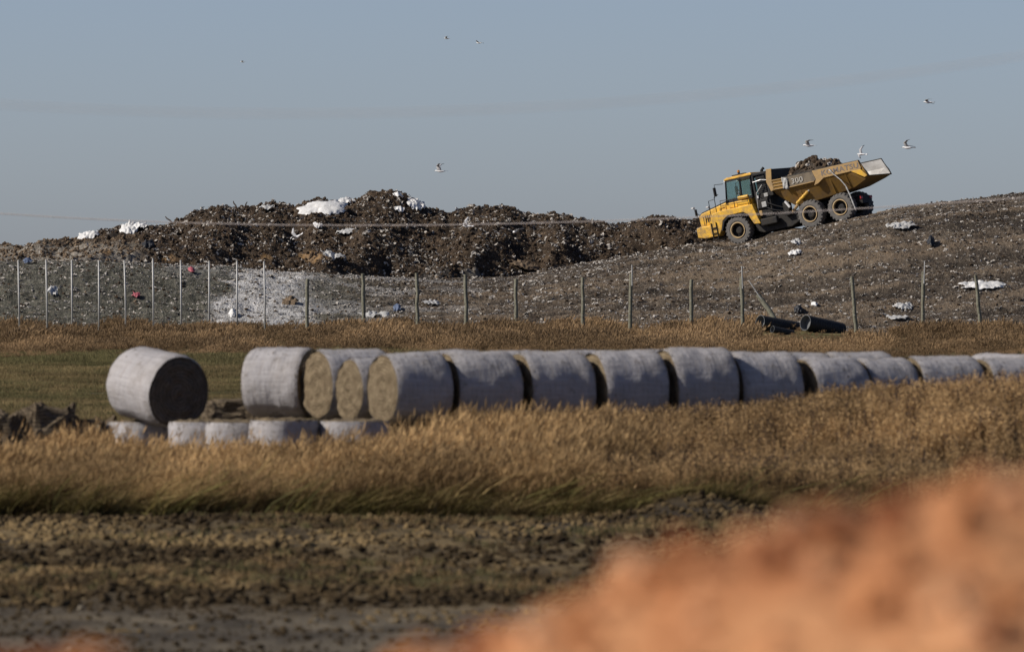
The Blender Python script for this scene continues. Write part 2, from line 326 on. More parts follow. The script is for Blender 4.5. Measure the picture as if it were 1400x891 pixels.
M = dict(
    ground=m_ground(), hill=m_hill(), heap=m_heap(), mound=m_mound(), wrap=m_wrap(), glass=m_glass(),
    straw=m_straw('bale_straw', (0.16, 0.12, 0.075), (0.29, 0.23, 0.148), (0.05, 0.035, 0.02)),
    straw_dark=m_straw('dark_straw', (0.11, 0.088, 0.07), (0.18, 0.145, 0.115), (0.03, 0.024, 0.018)),  # darker straw colour, used on bale ends turned right
    straw_pile=m_straw('rotten_straw', (0.085, 0.065, 0.045), (0.25, 0.195, 0.13), (0.03, 0.022, 0.016)),
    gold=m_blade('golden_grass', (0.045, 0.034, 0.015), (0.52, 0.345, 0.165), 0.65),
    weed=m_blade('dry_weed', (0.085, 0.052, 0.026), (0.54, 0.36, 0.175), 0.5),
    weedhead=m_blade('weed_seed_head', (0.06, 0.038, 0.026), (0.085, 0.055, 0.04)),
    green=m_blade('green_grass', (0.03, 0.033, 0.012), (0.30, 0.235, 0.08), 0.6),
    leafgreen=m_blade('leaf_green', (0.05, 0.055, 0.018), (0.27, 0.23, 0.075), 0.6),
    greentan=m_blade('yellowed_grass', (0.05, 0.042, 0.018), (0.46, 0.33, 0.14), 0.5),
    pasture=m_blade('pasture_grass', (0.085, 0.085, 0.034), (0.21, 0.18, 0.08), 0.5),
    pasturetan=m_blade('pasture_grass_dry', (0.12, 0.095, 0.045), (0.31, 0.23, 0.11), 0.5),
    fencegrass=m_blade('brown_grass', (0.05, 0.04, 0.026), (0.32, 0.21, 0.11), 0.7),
    yellow=m_plain('yellow_paint', (0.80, 0.46, 0.035), 0.45, 0, (0.34, 0.22, 0.10), 2.2, 0.6, 0.4, (0.17, 0.125, 0.085)),
    ochre=m_plain('dusty_ochre_paint', (0.45, 0.29, 0.115), 0.7, 0, (0.32, 0.24, 0.15), 2.0, 0.8, 0.3, (0.16, 0.125, 0.09)),
    brown=m_plain('shaded_muddy_ochre_paint', (0.24, 0.135, 0.028), 0.75, 0, (0.15, 0.10, 0.06), 1.6, 0.8),  # ochre with mud mottle, darkened to paint shade below the side bands
    dirtyband=m_plain('mud_caked_paint', (0.20, 0.165, 0.12), 0.9, 0, (0.10, 0.085, 0.07), 3.0, 0.9),
    black=m_plain('black_paint', (0.018, 0.018, 0.02), 0.5, 0, (0.035, 0.032, 0.03), 3.0, 0.6),
    dark=m_plain('greasy_dark_metal', (0.022, 0.021, 0.021), 0.6, 0.2, (0.05, 0.043, 0.035), 4.0, 0.8),
    tyre=m_plain('dusty_rubber', (0.125, 0.12, 0.115), 0.95, 0, (0.19, 0.175, 0.155), 4.0, 0.9, 0.1),
    rim=m_plain('dusty_rim', (0.52, 0.38, 0.20), 0.7, 0, (0.30, 0.22, 0.14), 4.0, 0.7),
    steel=m_plain('polished_bed_steel', (0.46, 0.45, 0.43), 0.55, 0.15, (0.24, 0.22, 0.20), 1.4, 0.9),
    chrome=m_plain('bright_steel', (0.6, 0.6, 0.6), 0.3, 0.6),
    white=m_plain('white_plastic', (0.62, 0.62, 0.62), 0.5),
    letter=m_plain('grey_lettering', (0.17, 0.16, 0.165), 0.7, 0, (0.28, 0.2, 0.12), 5.0, 0.8),
    letterpale=m_plain('pale_lettering', (0.48, 0.46, 0.42), 0.7, 0, (0.22, 0.19, 0.15), 6.0, 0.9),
    amber=m_plain('amber_lens', (0.55, 0.2, 0.02), 0.3), red=m_plain('red_lens', (0.4, 0.02, 0.02), 0.3),
    galv=m_plain('galvanised_steel', (0.42, 0.42, 0.41), 0.5, 0.3, (0.28, 0.27, 0.25), 3.0, 0.7),
    post=m_plain('weathered_timber', (0.20, 0.195, 0.15), 0.9, 0, (0.10, 0.095, 0.07), 5.0, 0.9, 0.1),
    hdpe=m_plain('black_plastic_pipe', (0.016, 0.017, 0.019), 0.5, 0, (0.04, 0.038, 0.035), 3.0, 0.6),
    pipegrey=m_plain('sunlit_pipe_lining', (0.14, 0.145, 0.15), 0.8),  # grey paints the sunlit inside of the black pipes
    sheet=m_sheet('white_sheeting', (0.68, 0.68, 0.67), (0.40, 0.385, 0.36)),
    sheetgrey=m_sheet('soiled_sheeting', (0.45, 0.45, 0.44), (0.22, 0.21, 0.2)),
    blackbag=m_sheet('black_bag_plastic', (0.014, 0.015, 0.018), (0.03, 0.03, 0.034)),
    pink=m_sheet('pink_plastic', (0.36, 0.09, 0.11), (0.3, 0.08, 0.1)),
    blue=m_sheet('blue_plastic', (0.10, 0.13, 0.20), (0.06, 0.075, 0.12)),
    timber=m_plain('raw_timber', (0.28, 0.18, 0.10), 0.85), stick=m_plain('dark_stick', (0.06, 0.045, 0.035), 0.9),
    clod=m_plain('dark_clod', (0.05, 0.036, 0.025), 0.95, 0, (0.10, 0.07, 0.046), 2.0, 0.9, 0.1),
    clodtan=m_plain('tan_clod', (0.17, 0.125, 0.085), 0.95, 0, (0.10, 0.075, 0.05), 2.0, 0.9, 0.1),
    clodfg=m_toned('field_clod', (0.046, 0.032, 0.017), (0.205, 0.145, 0.072)),
    clodclay=m_plain('clay_clod', (0.5, 0.23, 0.10), 0.95, 0, (0.38, 0.15, 0.06), 9.0, 0.9, 0.1),
    claydark=m_plain('dark_clay_clod', (0.26, 0.09, 0.036), 0.95), claypale=m_plain('pale_clay_clod', (0.57, 0.31, 0.165), 0.95),
    stone=m_plain('pale_stone', (0.20, 0.175, 0.135), 0.9, 0, (0.2, 0.17, 0.13), 5.0, 0.8, 0.1),
    rock=m_plain('grey_rubble', (0.30, 0.285, 0.26), 0.9, 0, (0.18, 0.165, 0.145), 5.0, 0.8, 0.1),
    litter=m_plain('pale_litter', (0.44, 0.41, 0.37), 0.7, 0, (0.20, 0.175, 0.145), 8.0, 0.8),
    gullwhite=m_plain('gull_white', (0.80, 0.80, 0.80), 0.8, 0, (0.7, 0.7, 0.7), 8.0, 0.3),
    gullgrey=m_plain('gull_grey', (0.42, 0.42, 0.43), 0.8), gulltip=m_plain('gull_wing_tip', (0.03, 0.03, 0.03), 0.8),
    gullbill=m_plain('gull_bill', (0.5, 0.3, 0.04), 0.6),
    wire=m_plain('rusty_wire', (0.66, 0.58, 0.52), 0.7), )

# ------------------------------------------------------------------ terrain functions
ROWX, ROWY = PX(569, 146.0), 146.6                      # centre of the first bale of the long row
RA = Vector((0.883, 0.469))                             # direction of the long row (receding to the right)
def gz(x, y):
    """height of the flat land in front of the landfill"""
    x = np.asarray(x, float); y = np.asarray(y, float)
    u = 700 + x / np.maximum(y, 5) * F
    t = (x - ROWX) * RA.x + (y - ROWY) * RA.y; n = -(x - ROWX) * RA.y + (y - ROWY) * RA.x
    z = 0.05 * fbm(x * 0.25, y * 0.12, 3, 5)
    # earth bank under the long rows of bales
    back = 1 - sst(5.5, 11.0, n)
    plat = 1.08 * sst(-1.55, -0.85, n) * back * sst(-2.0, -0.9, t) * (1 - 0.016 * np.clip(t, 0, 14))
    apron = sst(620, 1400, u) * 0.95 * sst(132.5, 141.5, y) * back + 0.30 * sst(520, 640, u) * sst(136, 143, y) * back
    z = z + np.where(y < 200, np.maximum(plat, apron), 0)
    # rough stripped ground in front of the grass
    fg = sst(60, 80, y) * (1 - sst(131, 134, y))
    cl = fbm(x * 0.9, y * 0.45, 4, 21); cl2 = fbm(x * 3.2, y * 1.6, 3, 44)
    rough = sst(96, 101, y) * (1 - 0.8 * sst(122, 129, y))
    z = z + fg * (0.03 * cl + 0.02 * cl2 + rough * (0.10 * np.maximum(cl, 0) + 0.07 * np.maximum(cl2, 0)))
    z = z + 0.05 * np.exp(-((y - 127.0) / 1.6) ** 2) * (0.55 + 0.9 * np.maximum(fbm(x * 0.7, y * 0.3, 3, 77), -0.4))
    z = z + 0.34 * np.exp(-((y - 131.0) / 1.7) ** 2 - ((x - PX(950, 131)) / 0.9) ** 2)
    # wheel ruts: one across the pasture, shallow ones on the graded strip
    z = z - 0.22 * np.exp(-((y - 250 - 0.05 * x) / 1.2) ** 2)
    z = z - 0.05 * np.exp(-((y - 87.5) / 0.7) ** 2) - 0.05 * np.exp(-((y - 92.0) / 0.7) ** 2)
    # little berm at the fence under the pipes
    z = z + 0.30 * np.exp(-((x - PX(1085, 428)) / 3.2) ** 2 - ((y - 428) / 3.0) ** 2)
    return z

CU = np.array([-900, -400, 0, 100, 200, 300, 400, 500, 600, 700, 820, 955, 1012, 1105, 1147, 1220, 1300, 1400, 1600, 1900, 2400], float)
CY = np.array([352, 352, 358, 357, 360, 364, 372, 378, 381, 379, 356, 333, 329, 308, 300.5, 284.5, 275, 264, 247, 235, 232], float)
CD = np.array([466, 468, 470, 470, 472, 474, 476, 478, 480, 482, 485, 487, 485, 481, 479.2, 478, 478, 480, 482, 485, 486], float)
TOE = 440.0
# truck frame of reference: three-quarter view, nose away and downhill
PSI = R(29); ALP = math.atan(0.225 * math.cos(PSI)); ROLL = R(2.5)
_c, _sn, _ca, _sa = math.cos(PSI), math.sin(PSI), math.cos(ALP), math.sin(ALP)
TH = Vector((-_c * _ca, _sn * _ca, -_sa)); TL = Vector((-_sn, -_c, 0)); TU = TH.cross(TL)
TL2 = TL * math.cos(ROLL) - TU * math.sin(ROLL); TU2 = TU * math.cos(ROLL) + TL * math.sin(ROLL)
TD = 481.5
T0 = P(1027.4, 332.1, TD + 1.2)
TM = Matrix(((TH.x, TL2.x, TU2.x, T0.x), (TH.y, TL2.y, TU2.y, T0.y), (TH.z, TL2.z, TU2.z, T0.z), (0, 0, 0, 1)))
def hz(x, y):
    """landfill slope and plateau"""
    x = np.asarray(x, float); y = np.asarray(y, float)
    u = 700 + x / y * F
    dc = np.interp(u, CU, CD); zc = CAMZ + (YH - np.interp(u, CU, CY)) / F * dc
    p = (y - TOE) / (dc - TOE); pc = np.clip(p, 0, 1)
    prof = pc + 0.12 * np.sin(pc * math.pi * 2) * -0.5
    z = np.where(p <= 1, zc * prof, zc - 0.05 * (y - dc))
    z = np.where(p < 0, -0.6 * sst(0, 0.35, -p), z)
    on = sst(0.0, 0.08, p) * (1 - 0.65 * sst(0.7, 0.97, p))
    z = z + on * (0.24 * fbm(x * 0.45, y * 0.45, 4, 61) + 0.26 * fbm(x * 0.07 + 40, p * 34, 3, 171) + 0.16 * np.abs(fbm(x * 1.5, y * 1.5, 3, 63)))
    # the haul track the truck stands on
    dx, dy = x - T0.x, y - T0.y
    n = TU2
    zt = T0.z - (n.x * dx + n.y * dy) / n.z
    lx = -_c * dx + _sn * dy; ly = -_sn * dx - _c * dy
    w = sst(-9.5, -8.0, lx) * (1 - sst(2.6, 4.5, lx)) * sst(-3.2, -2.0, ly) * (1 - sst(1.45, 2.6, ly))
    zt = zt + 0.34 * np.exp(-((lx + 2.3) / 1.15) ** 2 - ((ly - 0.5) / 0.9) ** 2)
    return z * (1 - w) + (zt + 0.02 + 0.05 * fbm(x * 1.5, y * 1.5, 3, 64)) * w
HU = np.array([-400, -100, 0, 30, 60, 100, 130, 165, 200, 240, 262, 300, 350, 375, 400, 430, 455, 480, 500, 530, 555, 580, 612, 650, 690, 715, 760, 800, 840, 870, 900, 930, 955, 990, 1030, 1080], float)
HY = np.array([350, 344, 343, 341, 330, 331, 319, 311, 309, 306, 291, 284, 287, 280, 286, 276, 279, 279, 271, 266, 271, 284, 295, 285, 282, 291, 295, 303, 311, 303, 303, 306, 305, 314, 326, 352], float)
HUMPS = [(290, .50, 42, 1.1), (365, .55, 30, .7), (440, .42, 30, .8), (520, .55, 40, .9), (585, .42, 22, -0.45), (470, .45, 14, -0.40), (330, .4, 12, -0.30), (618, .5, 16, -0.50), (690, .5, 48, 1.3), (775, .55, 28, .8), (735, .45, 12, -0.30), (832, .5, 22, -0.50), (905, .55, 40, .8), (215, .5, 22, .5), (245, .45, 12, -0.35)]
def pz(x, y):
    """dumped heap on the plateau; below the hill surface outside it"""
    x = np.asarray(x, float); y = np.asarray(y, float)
    u = 700 + x / y * F
    dc = np.interp(u, CU, CD)
    dcr = 499.0 + 2.0 * fbm(x * 0.12, 0 * y, 2, 9)
    zt = CAMZ + (YH - np.interp(u, HU, HY)) / F * dcr
    base = hz(x, y) - 0.35
    t0 = dc + 3.0 + 2.2 * fbm(x * 0.3, y * 0.1, 3, 12)
    f = np.clip((y - t0) / (dcr - t0), 0, 1)
    prof = np.where(y < dcr, 0.30 * f + 0.70 * f ** 0.75 * sst(0, 0.25, f), 1 - 0.45 * sst(0, 14, y - dcr))
    side = sst(-420, -300, u) * (1 - sst(1010, 1075, u))
    z = base + (zt - base) * prof * side
    act = sst(0.0, 0.15, f) * side
    for (cu, cf, wu, a_) in HUMPS: z = z + act * 0.55 * a_ * np.exp(-((u - cu) / wu) ** 2 - ((f - cf) / 0.28) ** 2)
    rid = np.abs(fbm(x * 0.16, y * 0.16, 3, 91))
    z = z + act * ((0.55 - 1.5 * rid) * sst(0.05, 0.3, f) * (1 - 0.75 * sst(0.75, 1.0, f)) + 0.26 * fbm(x * 0.75, y * 0.75, 3, 92) + 0.20 * (np.abs(fbm(x * 2.0, y * 2.0, 3, 93)) - .25) + 0.13 * fbm(x * 5.0, y * 5.0, 2, 94))
    return z
def tz(x, y):
    a = gz(x, y); y = np.asarray(y, float)
    z = np.where(y > TOE - 2, np.maximum(a, hz(x, np.maximum(y, TOE - 2))), a)
    return np.where(y > 470, np.maximum(z, pz(x, np.maximum(y, 470))), z)
def hit(px, py, y0=60, y1=512):
    """where the ray of a photo pixel meets the terrain"""
    ys = np.arange(y0, y1, 0.1); xs = (px - 700) / F * ys; zr = CAMZ + (YH - py) / F * ys
    k = np.nonzero(tz(xs, ys) >= zr)[0]
    i = k[0] if len(k) else int(np.argmin(zr - tz(xs, ys) + (ys < 460) * 9))
    return Vector((xs[i], ys[i], float(tz(xs[i], ys[i]))))

# ------------------------------------------------------------------ setting: ground, landfill, heap, clay mound
xs = np.concatenate([-np.geomspace(3000, 26, 14), np.arange(-25, -11, 0.5), np.arange(-11, 11.01, 0.12), np.arange(11.5, 25.1, 0.5), np.geomspace(26, 3000, 14)])
ys = np.concatenate([np.linspace(-300, 50, 8), np.arange(60, 82, 1.0), np.arange(82, 160, 0.2), np.arange(160, 245, 1.2), np.arange(245, 256, 0.25), np.arange(256, 442, 1.5), np.geomspace(445, 6000, 14)])
GX, GY = np.meshgrid(xs, ys)
GZ = gz(GX, GY)
gravel = (1 - sst(92, 104, GY + 7 * fbm(GX * 0.22, GY * 0.15, 4, 3))); past = sst(150, 158, GY)
darkm = 1.1 * np.exp(-((GY - 250 - 0.05 * GX) / 2.4) ** 2) + 0.9 * np.exp(-((GY - 128.5) / 2.2) ** 2) * sst(-0.25, 0.2, fbm(GX * 0.5, GY * 0.25, 3, 8)) \
    + 0.5 * sst(0.05, 0.35, fbm(GX * 0.22, GY * 0.12, 3, 33)) * sst(100, 104, GY) * (1 - sst(126, 132, GY)) + 0.35 * np.exp(-((GY - 89.5) / 2.0) ** 2)
ground = link('ground', grid_mesh('ground', GX, GY, GZ, M['ground'], dict(gravel=gravel, pasture=past, dark=np.clip(darkm, 0, 1))))
tag(ground, kind='structure')

uu = np.arange(-130, 1560, 3.4)
yy = np.concatenate([np.arange(438, 490, 0.16), np.arange(490, 530, 1.0), np.arange(530, 640, 8)])
XX, YY = np.meshgrid((uu - 700) / F * 480, yy)
ZZ = np.where(YY < 520, hz(XX, YY), hz(XX, YY) - 0.002 * (YY - 520) ** 2)
U = 700 + XX / YY * F
dcv = np.interp(U, CU, CD); pv = (YY - TOE) / (dcv - TOE)
edge = 330 - 75 * (1 - np.clip(pv, 0, 1)) + 26 * fbm(XX * 0.5, YY * 0.5, 3, 70)
ash = sst(0, 26, U - edge) * (1 - sst(395, 455, U + 30 * fbm(XX * 0.4, YY * 0.4, 3, 71))) * sst(0.03, 0.12, pv)
ash = np.clip(ash * 0.95 + 0.35 * sst(430, 470, U) * (1 - sst(600, 720, U)) * sst(0.05, 0.4, fbm(XX * 0.3, YY * 0.3, 3, 72)) + 0.30 * sst(210, 240, U) * (1 - sst(290, 320, U)) * sst(0.7, 0.95, pv), 0, 1)
greym = 1 - sst(380, 620, U)
hill = link('landfill_slope', grid_mesh('landfill_slope', XX, YY, ZZ, M['hill'], dict(ash=ash, grey=greym, band=0.5 + 0.8 * fbm(XX * 0.07 + 40, pv * 34, 4, 171)))); tag(hill, kind='structure')

xh = np.arange(PX(-160, 500), PX(1090, 495), 0.105); yh = np.concatenate([np.arange(474, 504, 0.13), np.arange(504, 525, 0.6)])
HX, HYY = np.meshgrid(xh, yh); HZ = pz(HX, HYY); HUU = 700 + HX / HYY * F; HPY = YH - (HZ - CAMZ) / HYY * F
lgrey = (1 - sst(150, 225, HUU + 18 * fbm(HX * 0.5, HYY * 0.5, 3, 101))) * sst(328, 338, HPY + 4 * fbm(HX, HYY, 2, 103))
lgrey = np.clip(lgrey + 0.85 * np.clip(1 - ((HUU - 150) / 45) ** 2, 0, 1) * sst(335, 342, HPY) + 0.8 * sst(0.0, 0.25, fbm(HX * 0.35, HYY * 0.5, 3, 105)) * sst(360, 367, HPY) * sst(430, 560, HUU) * (1 - sst(800, 880, HUU)), 0, 1)
def blob(cx, cy, rx, ry): return np.clip(1.3 * (1 - ((HUU - cx) / rx) ** 2 - ((HPY - cy) / ry) ** 2) + 0.5 * fbm(HX * 1.2, HYY * 1.2, 3, int(cx)), 0, 1)
ltan = np.clip(blob(428, 350, 24, 9) + blob(233, 354, 14, 6) + blob(146, 345, 9, 6) + 0.7 * blob(362, 352, 12, 5), 0, 1)
heap = link('waste_heap', grid_mesh('waste_heap', HX, HYY, HZ, M['heap'], dict(grey=lgrey, tan=ltan))); tag(heap, kind='structure')

MU = np.array([-900, -200, 40, 90, 130, 170, 230, 420, 590, 780, 930, 1060, 1200, 1290, 1340, 1400, 1600, 2200], float)
MY = np.array([960, 945, 950, 924, 917, 926, 955, 985, 916, 832, 774, 732, 698, 674, 670, 676, 655, 660], float)
MD = 14.0
mx_ = np.concatenate([np.arange(-6, -1.5, 0.1), np.arange(-1.5, 1.6, 0.012), np.arange(1.6, 6, 0.1)]); my_ = np.concatenate([np.arange(7.5, 12.4, 0.15), np.arange(12.4, 15.2, 0.014), np.arange(15.2, 21, 0.15)])
AX, AY = np.meshgrid(mx_, my_)
cr = CAMZ + (YH - np.interp(700 + AX / MD * F, MU, MY)) / F * MD
fall = np.where(AY < MD, 0.68, 0.72) * np.sqrt((AY - MD) ** 2 + 0.25) - 0.36
AZ = cr - fall + 0.10 * fbm(AX * 1.1, AY * 1.1, 3, 201) * sst(0, 1.0, np.abs(AY - MD)) + 0.035 * fbm(AX * 4.5, AY * 4.5, 4, 203) + 0.02 * np.abs(fbm(AX * 14, AY * 14, 3, 204))
AZ = np.maximum(AZ, -0.3) * (1 - sst(4.6, 5.9, np.abs(AX))) + -0.3 * sst(4.6, 5.9, np.abs(AX))
mound = link('clay_mound', grid_mesh('clay_mound', AX, AY, AZ, M['mound'])); tag(mound, kind='structure')

# ------------------------------------------------------------------ scattering (grass, clods, litter)
def scatter(name, pts, rots, scl, objs, label, cat, idx=None, tone=(0.6, 0.5)):
    pts = np.asarray(pts, np.float32); n = len(pts)
    me = bpy.data.meshes.new(name); me.vertices.add(n); me.vertices.foreach_set('co', pts.ravel())
    a = me.attributes.new('rot', 'FLOAT_VECTOR', 'POINT'); a.data.foreach_set('vector', np.asarray(rots, np.float32).ravel())
    scl = np.asarray(scl, np.float32)
    if scl.ndim == 1: scl = np.repeat(scl[:, None], 3, 1)
    a = me.attributes.new('scl', 'FLOAT_VECTOR', 'POINT'); a.data.foreach_set('vector', scl.ravel())
    a = me.attributes.new('idx', 'INT', 'POINT'); a.data.foreach_set('value', (nr.integers(0, len(objs), n) if idx is None else np.asarray(idx)).astype(np.int32))
    tn = np.clip(0.5 + 1.0 * fbm(pts[:, 0] * tone[0], pts[:, 1] * tone[1], 3, 777) + 0.22 * (nr.random(n) - .5), 0, 1)
    if len(tone) > 2: tn = np.clip(tn - 0.06 - 0.42 * np.exp(-((pts[:, 1] - tone[2]) / 3.2) ** 2), 0, 1)   # darker clod tone along the grass edge
    a = me.attributes.new('tone', 'FLOAT', 'POINT'); a.data.foreach_set('value', tn.astype(np.float32))
    o = link(name, me); tag(o, label, cat, None, 'stuff')
    c = bpy.data.collections.new(name + '_pieces')
    for k, ob in enumerate(objs): c.objects.link(ob)
    ng = bpy.data.node_groups.new(name, 'GeometryNodeTree')
    ng.interface.new_socket('Geometry', in_out='INPUT', socket_type='NodeSocketGeometry'); ng.interface.new_socket('Geometry', in_out='OUTPUT', socket_type='NodeSocketGeometry')
    N, Lk = ng.nodes, ng.links
    gi, go = N.new('NodeGroupInput'), N.new('NodeGroupOutput')
    ci = N.new('GeometryNodeCollectionInfo'); ci.inputs[0].default_value = c; ci.inputs['Separate Children'].default_value = True; ci.inputs['Reset Children'].default_value = True
    ip = N.new('GeometryNodeInstanceOnPoints'); ip.inputs['Pick Instance'].default_value = True
    def na(nm, ty):
        q = N.new('GeometryNodeInputNamedAttribute'); q.data_type = ty; q.inputs['Name'].default_value = nm; return q.outputs['Attribute']
    er = N.new('FunctionNodeEulerToRotation'); Lk.new(na('rot', 'FLOAT_VECTOR'), er.inputs[0])
    Lk.new(gi.outputs[0], ip.inputs['Points']); Lk.new(ci.outputs[0], ip.inputs['Instance']); Lk.new(na('idx', 'INT'), ip.inputs['Instance Index'])
    Lk.new(er.outputs[0], ip.inputs['Rotation']); Lk.new(na('scl', 'FLOAT_VECTOR'), ip.inputs['Scale']); Lk.new(ip.outputs[0], go.inputs[0])
    md = o.modifiers.new('scatter', 'NODES'); md.node_group = ng
    return o
def piece(name, me): return bpy.data.objects.new(name, me)

def blade_clump(name, n, h, spread, lean, width, mats, seed, bend=0.35, head=None, leanvar=0.25, hmin=0.55):
    """one clump of n curved blades; 'head' = (count, length, size, material index) of seed-head pieces per stem"""
    r = random.Random(seed); vs, fs, ts, rv, mi = [], [], [], [], []
    for i in range(n):
        a = r.uniform(0, 2 * math.pi); q = spread * math.sqrt(r.random())
        b = Vector((q * math.cos(a), q * math.sin(a), 0)); hh = h * r.uniform(hmin, 1.1)
        yaw = r.uniform(0, math.pi); w = width * r.uniform(0.6, 1.3)
        side = Vector((math.cos(yaw), math.sin(yaw), 0))
        ld = Vector((lean + r.gauss(0, leanvar), r.gauss(0, leanvar), 0))
        rr = r.random(); k0 = len(vs); segs = 4
        pts = []
        for s in range(segs + 1):
            t = s / segs
            p = b + ld * hh * (0.45 * t + bend * 1.6 * t * t) + Vector((0, 0, hh * (t - 0.28 * bend * t * t)))
            pts.append(p); ww = w * (1 - t) ** 0.6 if s < segs else 0
            if s < segs: vs += [p - side * ww * 0.5, p + side * ww * 0.5]; ts += [t, t]; rv += [rr, rr]
            else: vs.append(p); ts.append(1.0); rv.append(rr)
        for s in range(segs - 1): k = k0 + 2 * s; fs.append((k, k + 1, k + 3, k + 2)); mi.append(0)
        k = k0 + 2 * (segs - 1); fs.append((k, k + 1, k + 2)); mi.append(0)
        if head:
            for j in range(head[0]):
                t = 1 - head[1] * r.random(); g = t * segs; s0 = min(int(g), segs - 1)
                p = pts[s0].lerp(pts[s0 + 1], g - s0); d = Vector((r.gauss(0.4 if lean > .1 else 0, 0.35 if head[4] < .1 else .7), r.gauss(0, 0.35 if head[4] < .1 else .7), r.uniform(0.5, 1.2))).normalized() * head[2] * r.uniform(0.5, 1.3)
                e = d.cross(Vector((r.gauss(0, 1), r.gauss(0, 1), r.gauss(0, 1)))).normalized() * head[2] * head[4]
                k = len(vs); vs += [p, p + d * 0.5 + e, p + d, p + d * 0.5 - e]; ts += [0.9] * 4; rv += [r.random()] * 4; fs.append((k, k + 1, k + 2, k + 3)); mi.append(head[3])
    me = bpy.data.meshes.new(name); me.from_pydata([tuple(v) for v in vs], [], fs)
    for m in mats: me.materials.append(m)
    me.polygons.foreach_set('material_index', mi)
    for nm, vv in (('t', ts), ('rv', rv)):
        at = me.attributes.new(nm, 'FLOAT', 'POINT'); at.data.foreach_set('value', vv)
    me.update(); return piece(name, me)
def clod_piece(name, mat, seed, flat=0.7, sub=2):
    bm = bmesh.new(); bmesh.ops.create_icosphere(bm, subdivisions=sub, radius=0.5)
    for v in bm.verts:
        d = v.co.normalized(); k = 1 + 0.55 * mnoise.noise(d * 1.3 + Vector((seed * 7.1, 0, 0))) + 0.35 * mnoise.noise(d * 3.1 + Vector((0, seed * 3.3, 0)))
        v.co = Vector((d.x * k, d.y * k * 0.85, d.z * k * flat)) * 0.5
    me = bpy.data.meshes.new(name); bm.to_mesh(me); bm.free(); me.materials.append(mat); return piece(name, me)
def litter_piece(name, mat, seed):
    r = random.Random(seed); mb = MB(); n = 4; vs = []
    for i in range(n + 1):
        for j in range(n + 1):
            x, y = i / n - 0.5, (j / n - 0.5) * 0.7
            vs.append((x + r.gauss(0, 0.07), y + r.gauss(0, 0.07), 0.18 + r.gauss(0, 0.13) - 0.3 * (x * x + y * y)))
    fs = [(i * (n + 1) + j, (i + 1) * (n + 1) + j, (i + 1) * (n + 1) + j + 1, i * (n + 1) + j + 1) for i in range(n) for j in range(n)]
    mb.add(vs, fs); me = mb.mesh(name, mat, recalc=False); return piece(name, me)
def rot_z(n, tilt=0.0): return np.stack([nr.normal(0, tilt, n), nr.normal(0, tilt, n), nr.uniform(0, 2 * math.pi, n)], 1)
def rnd_u(n, u0, u1, y0, y1, power=1.0):
    y = y0 + (y1 - y0) * nr.random(n) ** power; u = nr.uniform(u0, u1, n); return (u - 700) / F * y, y, u

# tall golden grass and green base in front of the bales, dry weeds to the right
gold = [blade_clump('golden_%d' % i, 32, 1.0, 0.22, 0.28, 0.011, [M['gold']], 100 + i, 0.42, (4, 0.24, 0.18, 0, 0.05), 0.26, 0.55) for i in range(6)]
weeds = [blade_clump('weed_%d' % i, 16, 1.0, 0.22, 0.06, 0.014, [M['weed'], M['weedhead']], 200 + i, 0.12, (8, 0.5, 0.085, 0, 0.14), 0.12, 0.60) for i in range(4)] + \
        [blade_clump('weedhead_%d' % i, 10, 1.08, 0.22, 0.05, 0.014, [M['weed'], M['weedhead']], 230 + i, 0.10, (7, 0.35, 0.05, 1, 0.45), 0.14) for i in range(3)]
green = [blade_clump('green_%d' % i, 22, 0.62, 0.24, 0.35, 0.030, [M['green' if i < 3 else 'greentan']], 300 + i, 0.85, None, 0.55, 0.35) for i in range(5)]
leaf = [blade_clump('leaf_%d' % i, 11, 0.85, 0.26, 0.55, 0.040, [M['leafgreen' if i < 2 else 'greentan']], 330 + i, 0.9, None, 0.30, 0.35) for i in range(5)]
def keep_off(x, y, u):
    """no tall grass where bales stand"""
    t = (x - ROWX) * RA.x + (y - ROWY) * RA.y; n = -(x - ROWX) * RA.y + (y - ROWY) * RA.x
    return ~((t > -1.4) & (n > -1.25)) & (y < np.interp(u, [505, 560], [141.6, 147]))
n = 9300; x, y, u = rnd_u(n, -480, 2080, 131.2, 150.5); k = keep_off(x, y, u); x, y, u = x[k], y[k], u[k]
pw = sst(760, 860, u + 60 * fbm(x * 0.5, y * 0.4, 3, 55)); isw = nr.random(len(x)) < pw
hs = np.interp(u, [400, 470, 560, 660, 800], [0.80, 0.95, 1.06, 0.98, 0.92]) * (0.84 + 0.55 * fbm(x * 0.55, y * 0.5, 3, 57) + 0.24 * nr.random(len(x)) ** 2)
hs = hs * (0.74 + 0.28 * sst(131.2, 134, y))
g = ~isw
zz = gz(x, y)
scatter('tall_grass', np.stack([x, y, zz], 1)[g], np.stack([nr.normal(0, .06, g.sum()), nr.normal(0, .08, g.sum()), nr.normal(0, 0.5, g.sum())], 1), hs[g], gold, 'tall golden feathery grass leaning in the wind before the bales', 'grass')
hw = np.interp(u, [760, 900, 1100, 1400], [0.92, 0.84, 0.76, 0.80]) * (0.85 + 0.3 * fbm(x * 0.4, y * 0.4, 3, 58) + 0.12 * nr.random(len(x)))
scatter('dry_weeds', np.stack([x, y, zz], 1)[isw], rot_z(isw.sum(), .05), hw[isw], weeds, 'dense upright dry brown weeds with dark seed heads at right', 'weeds', np.where(nr.random(isw.sum()) < 0.8, nr.integers(0, 4, isw.sum()), nr.integers(4, 7, isw.sum())))
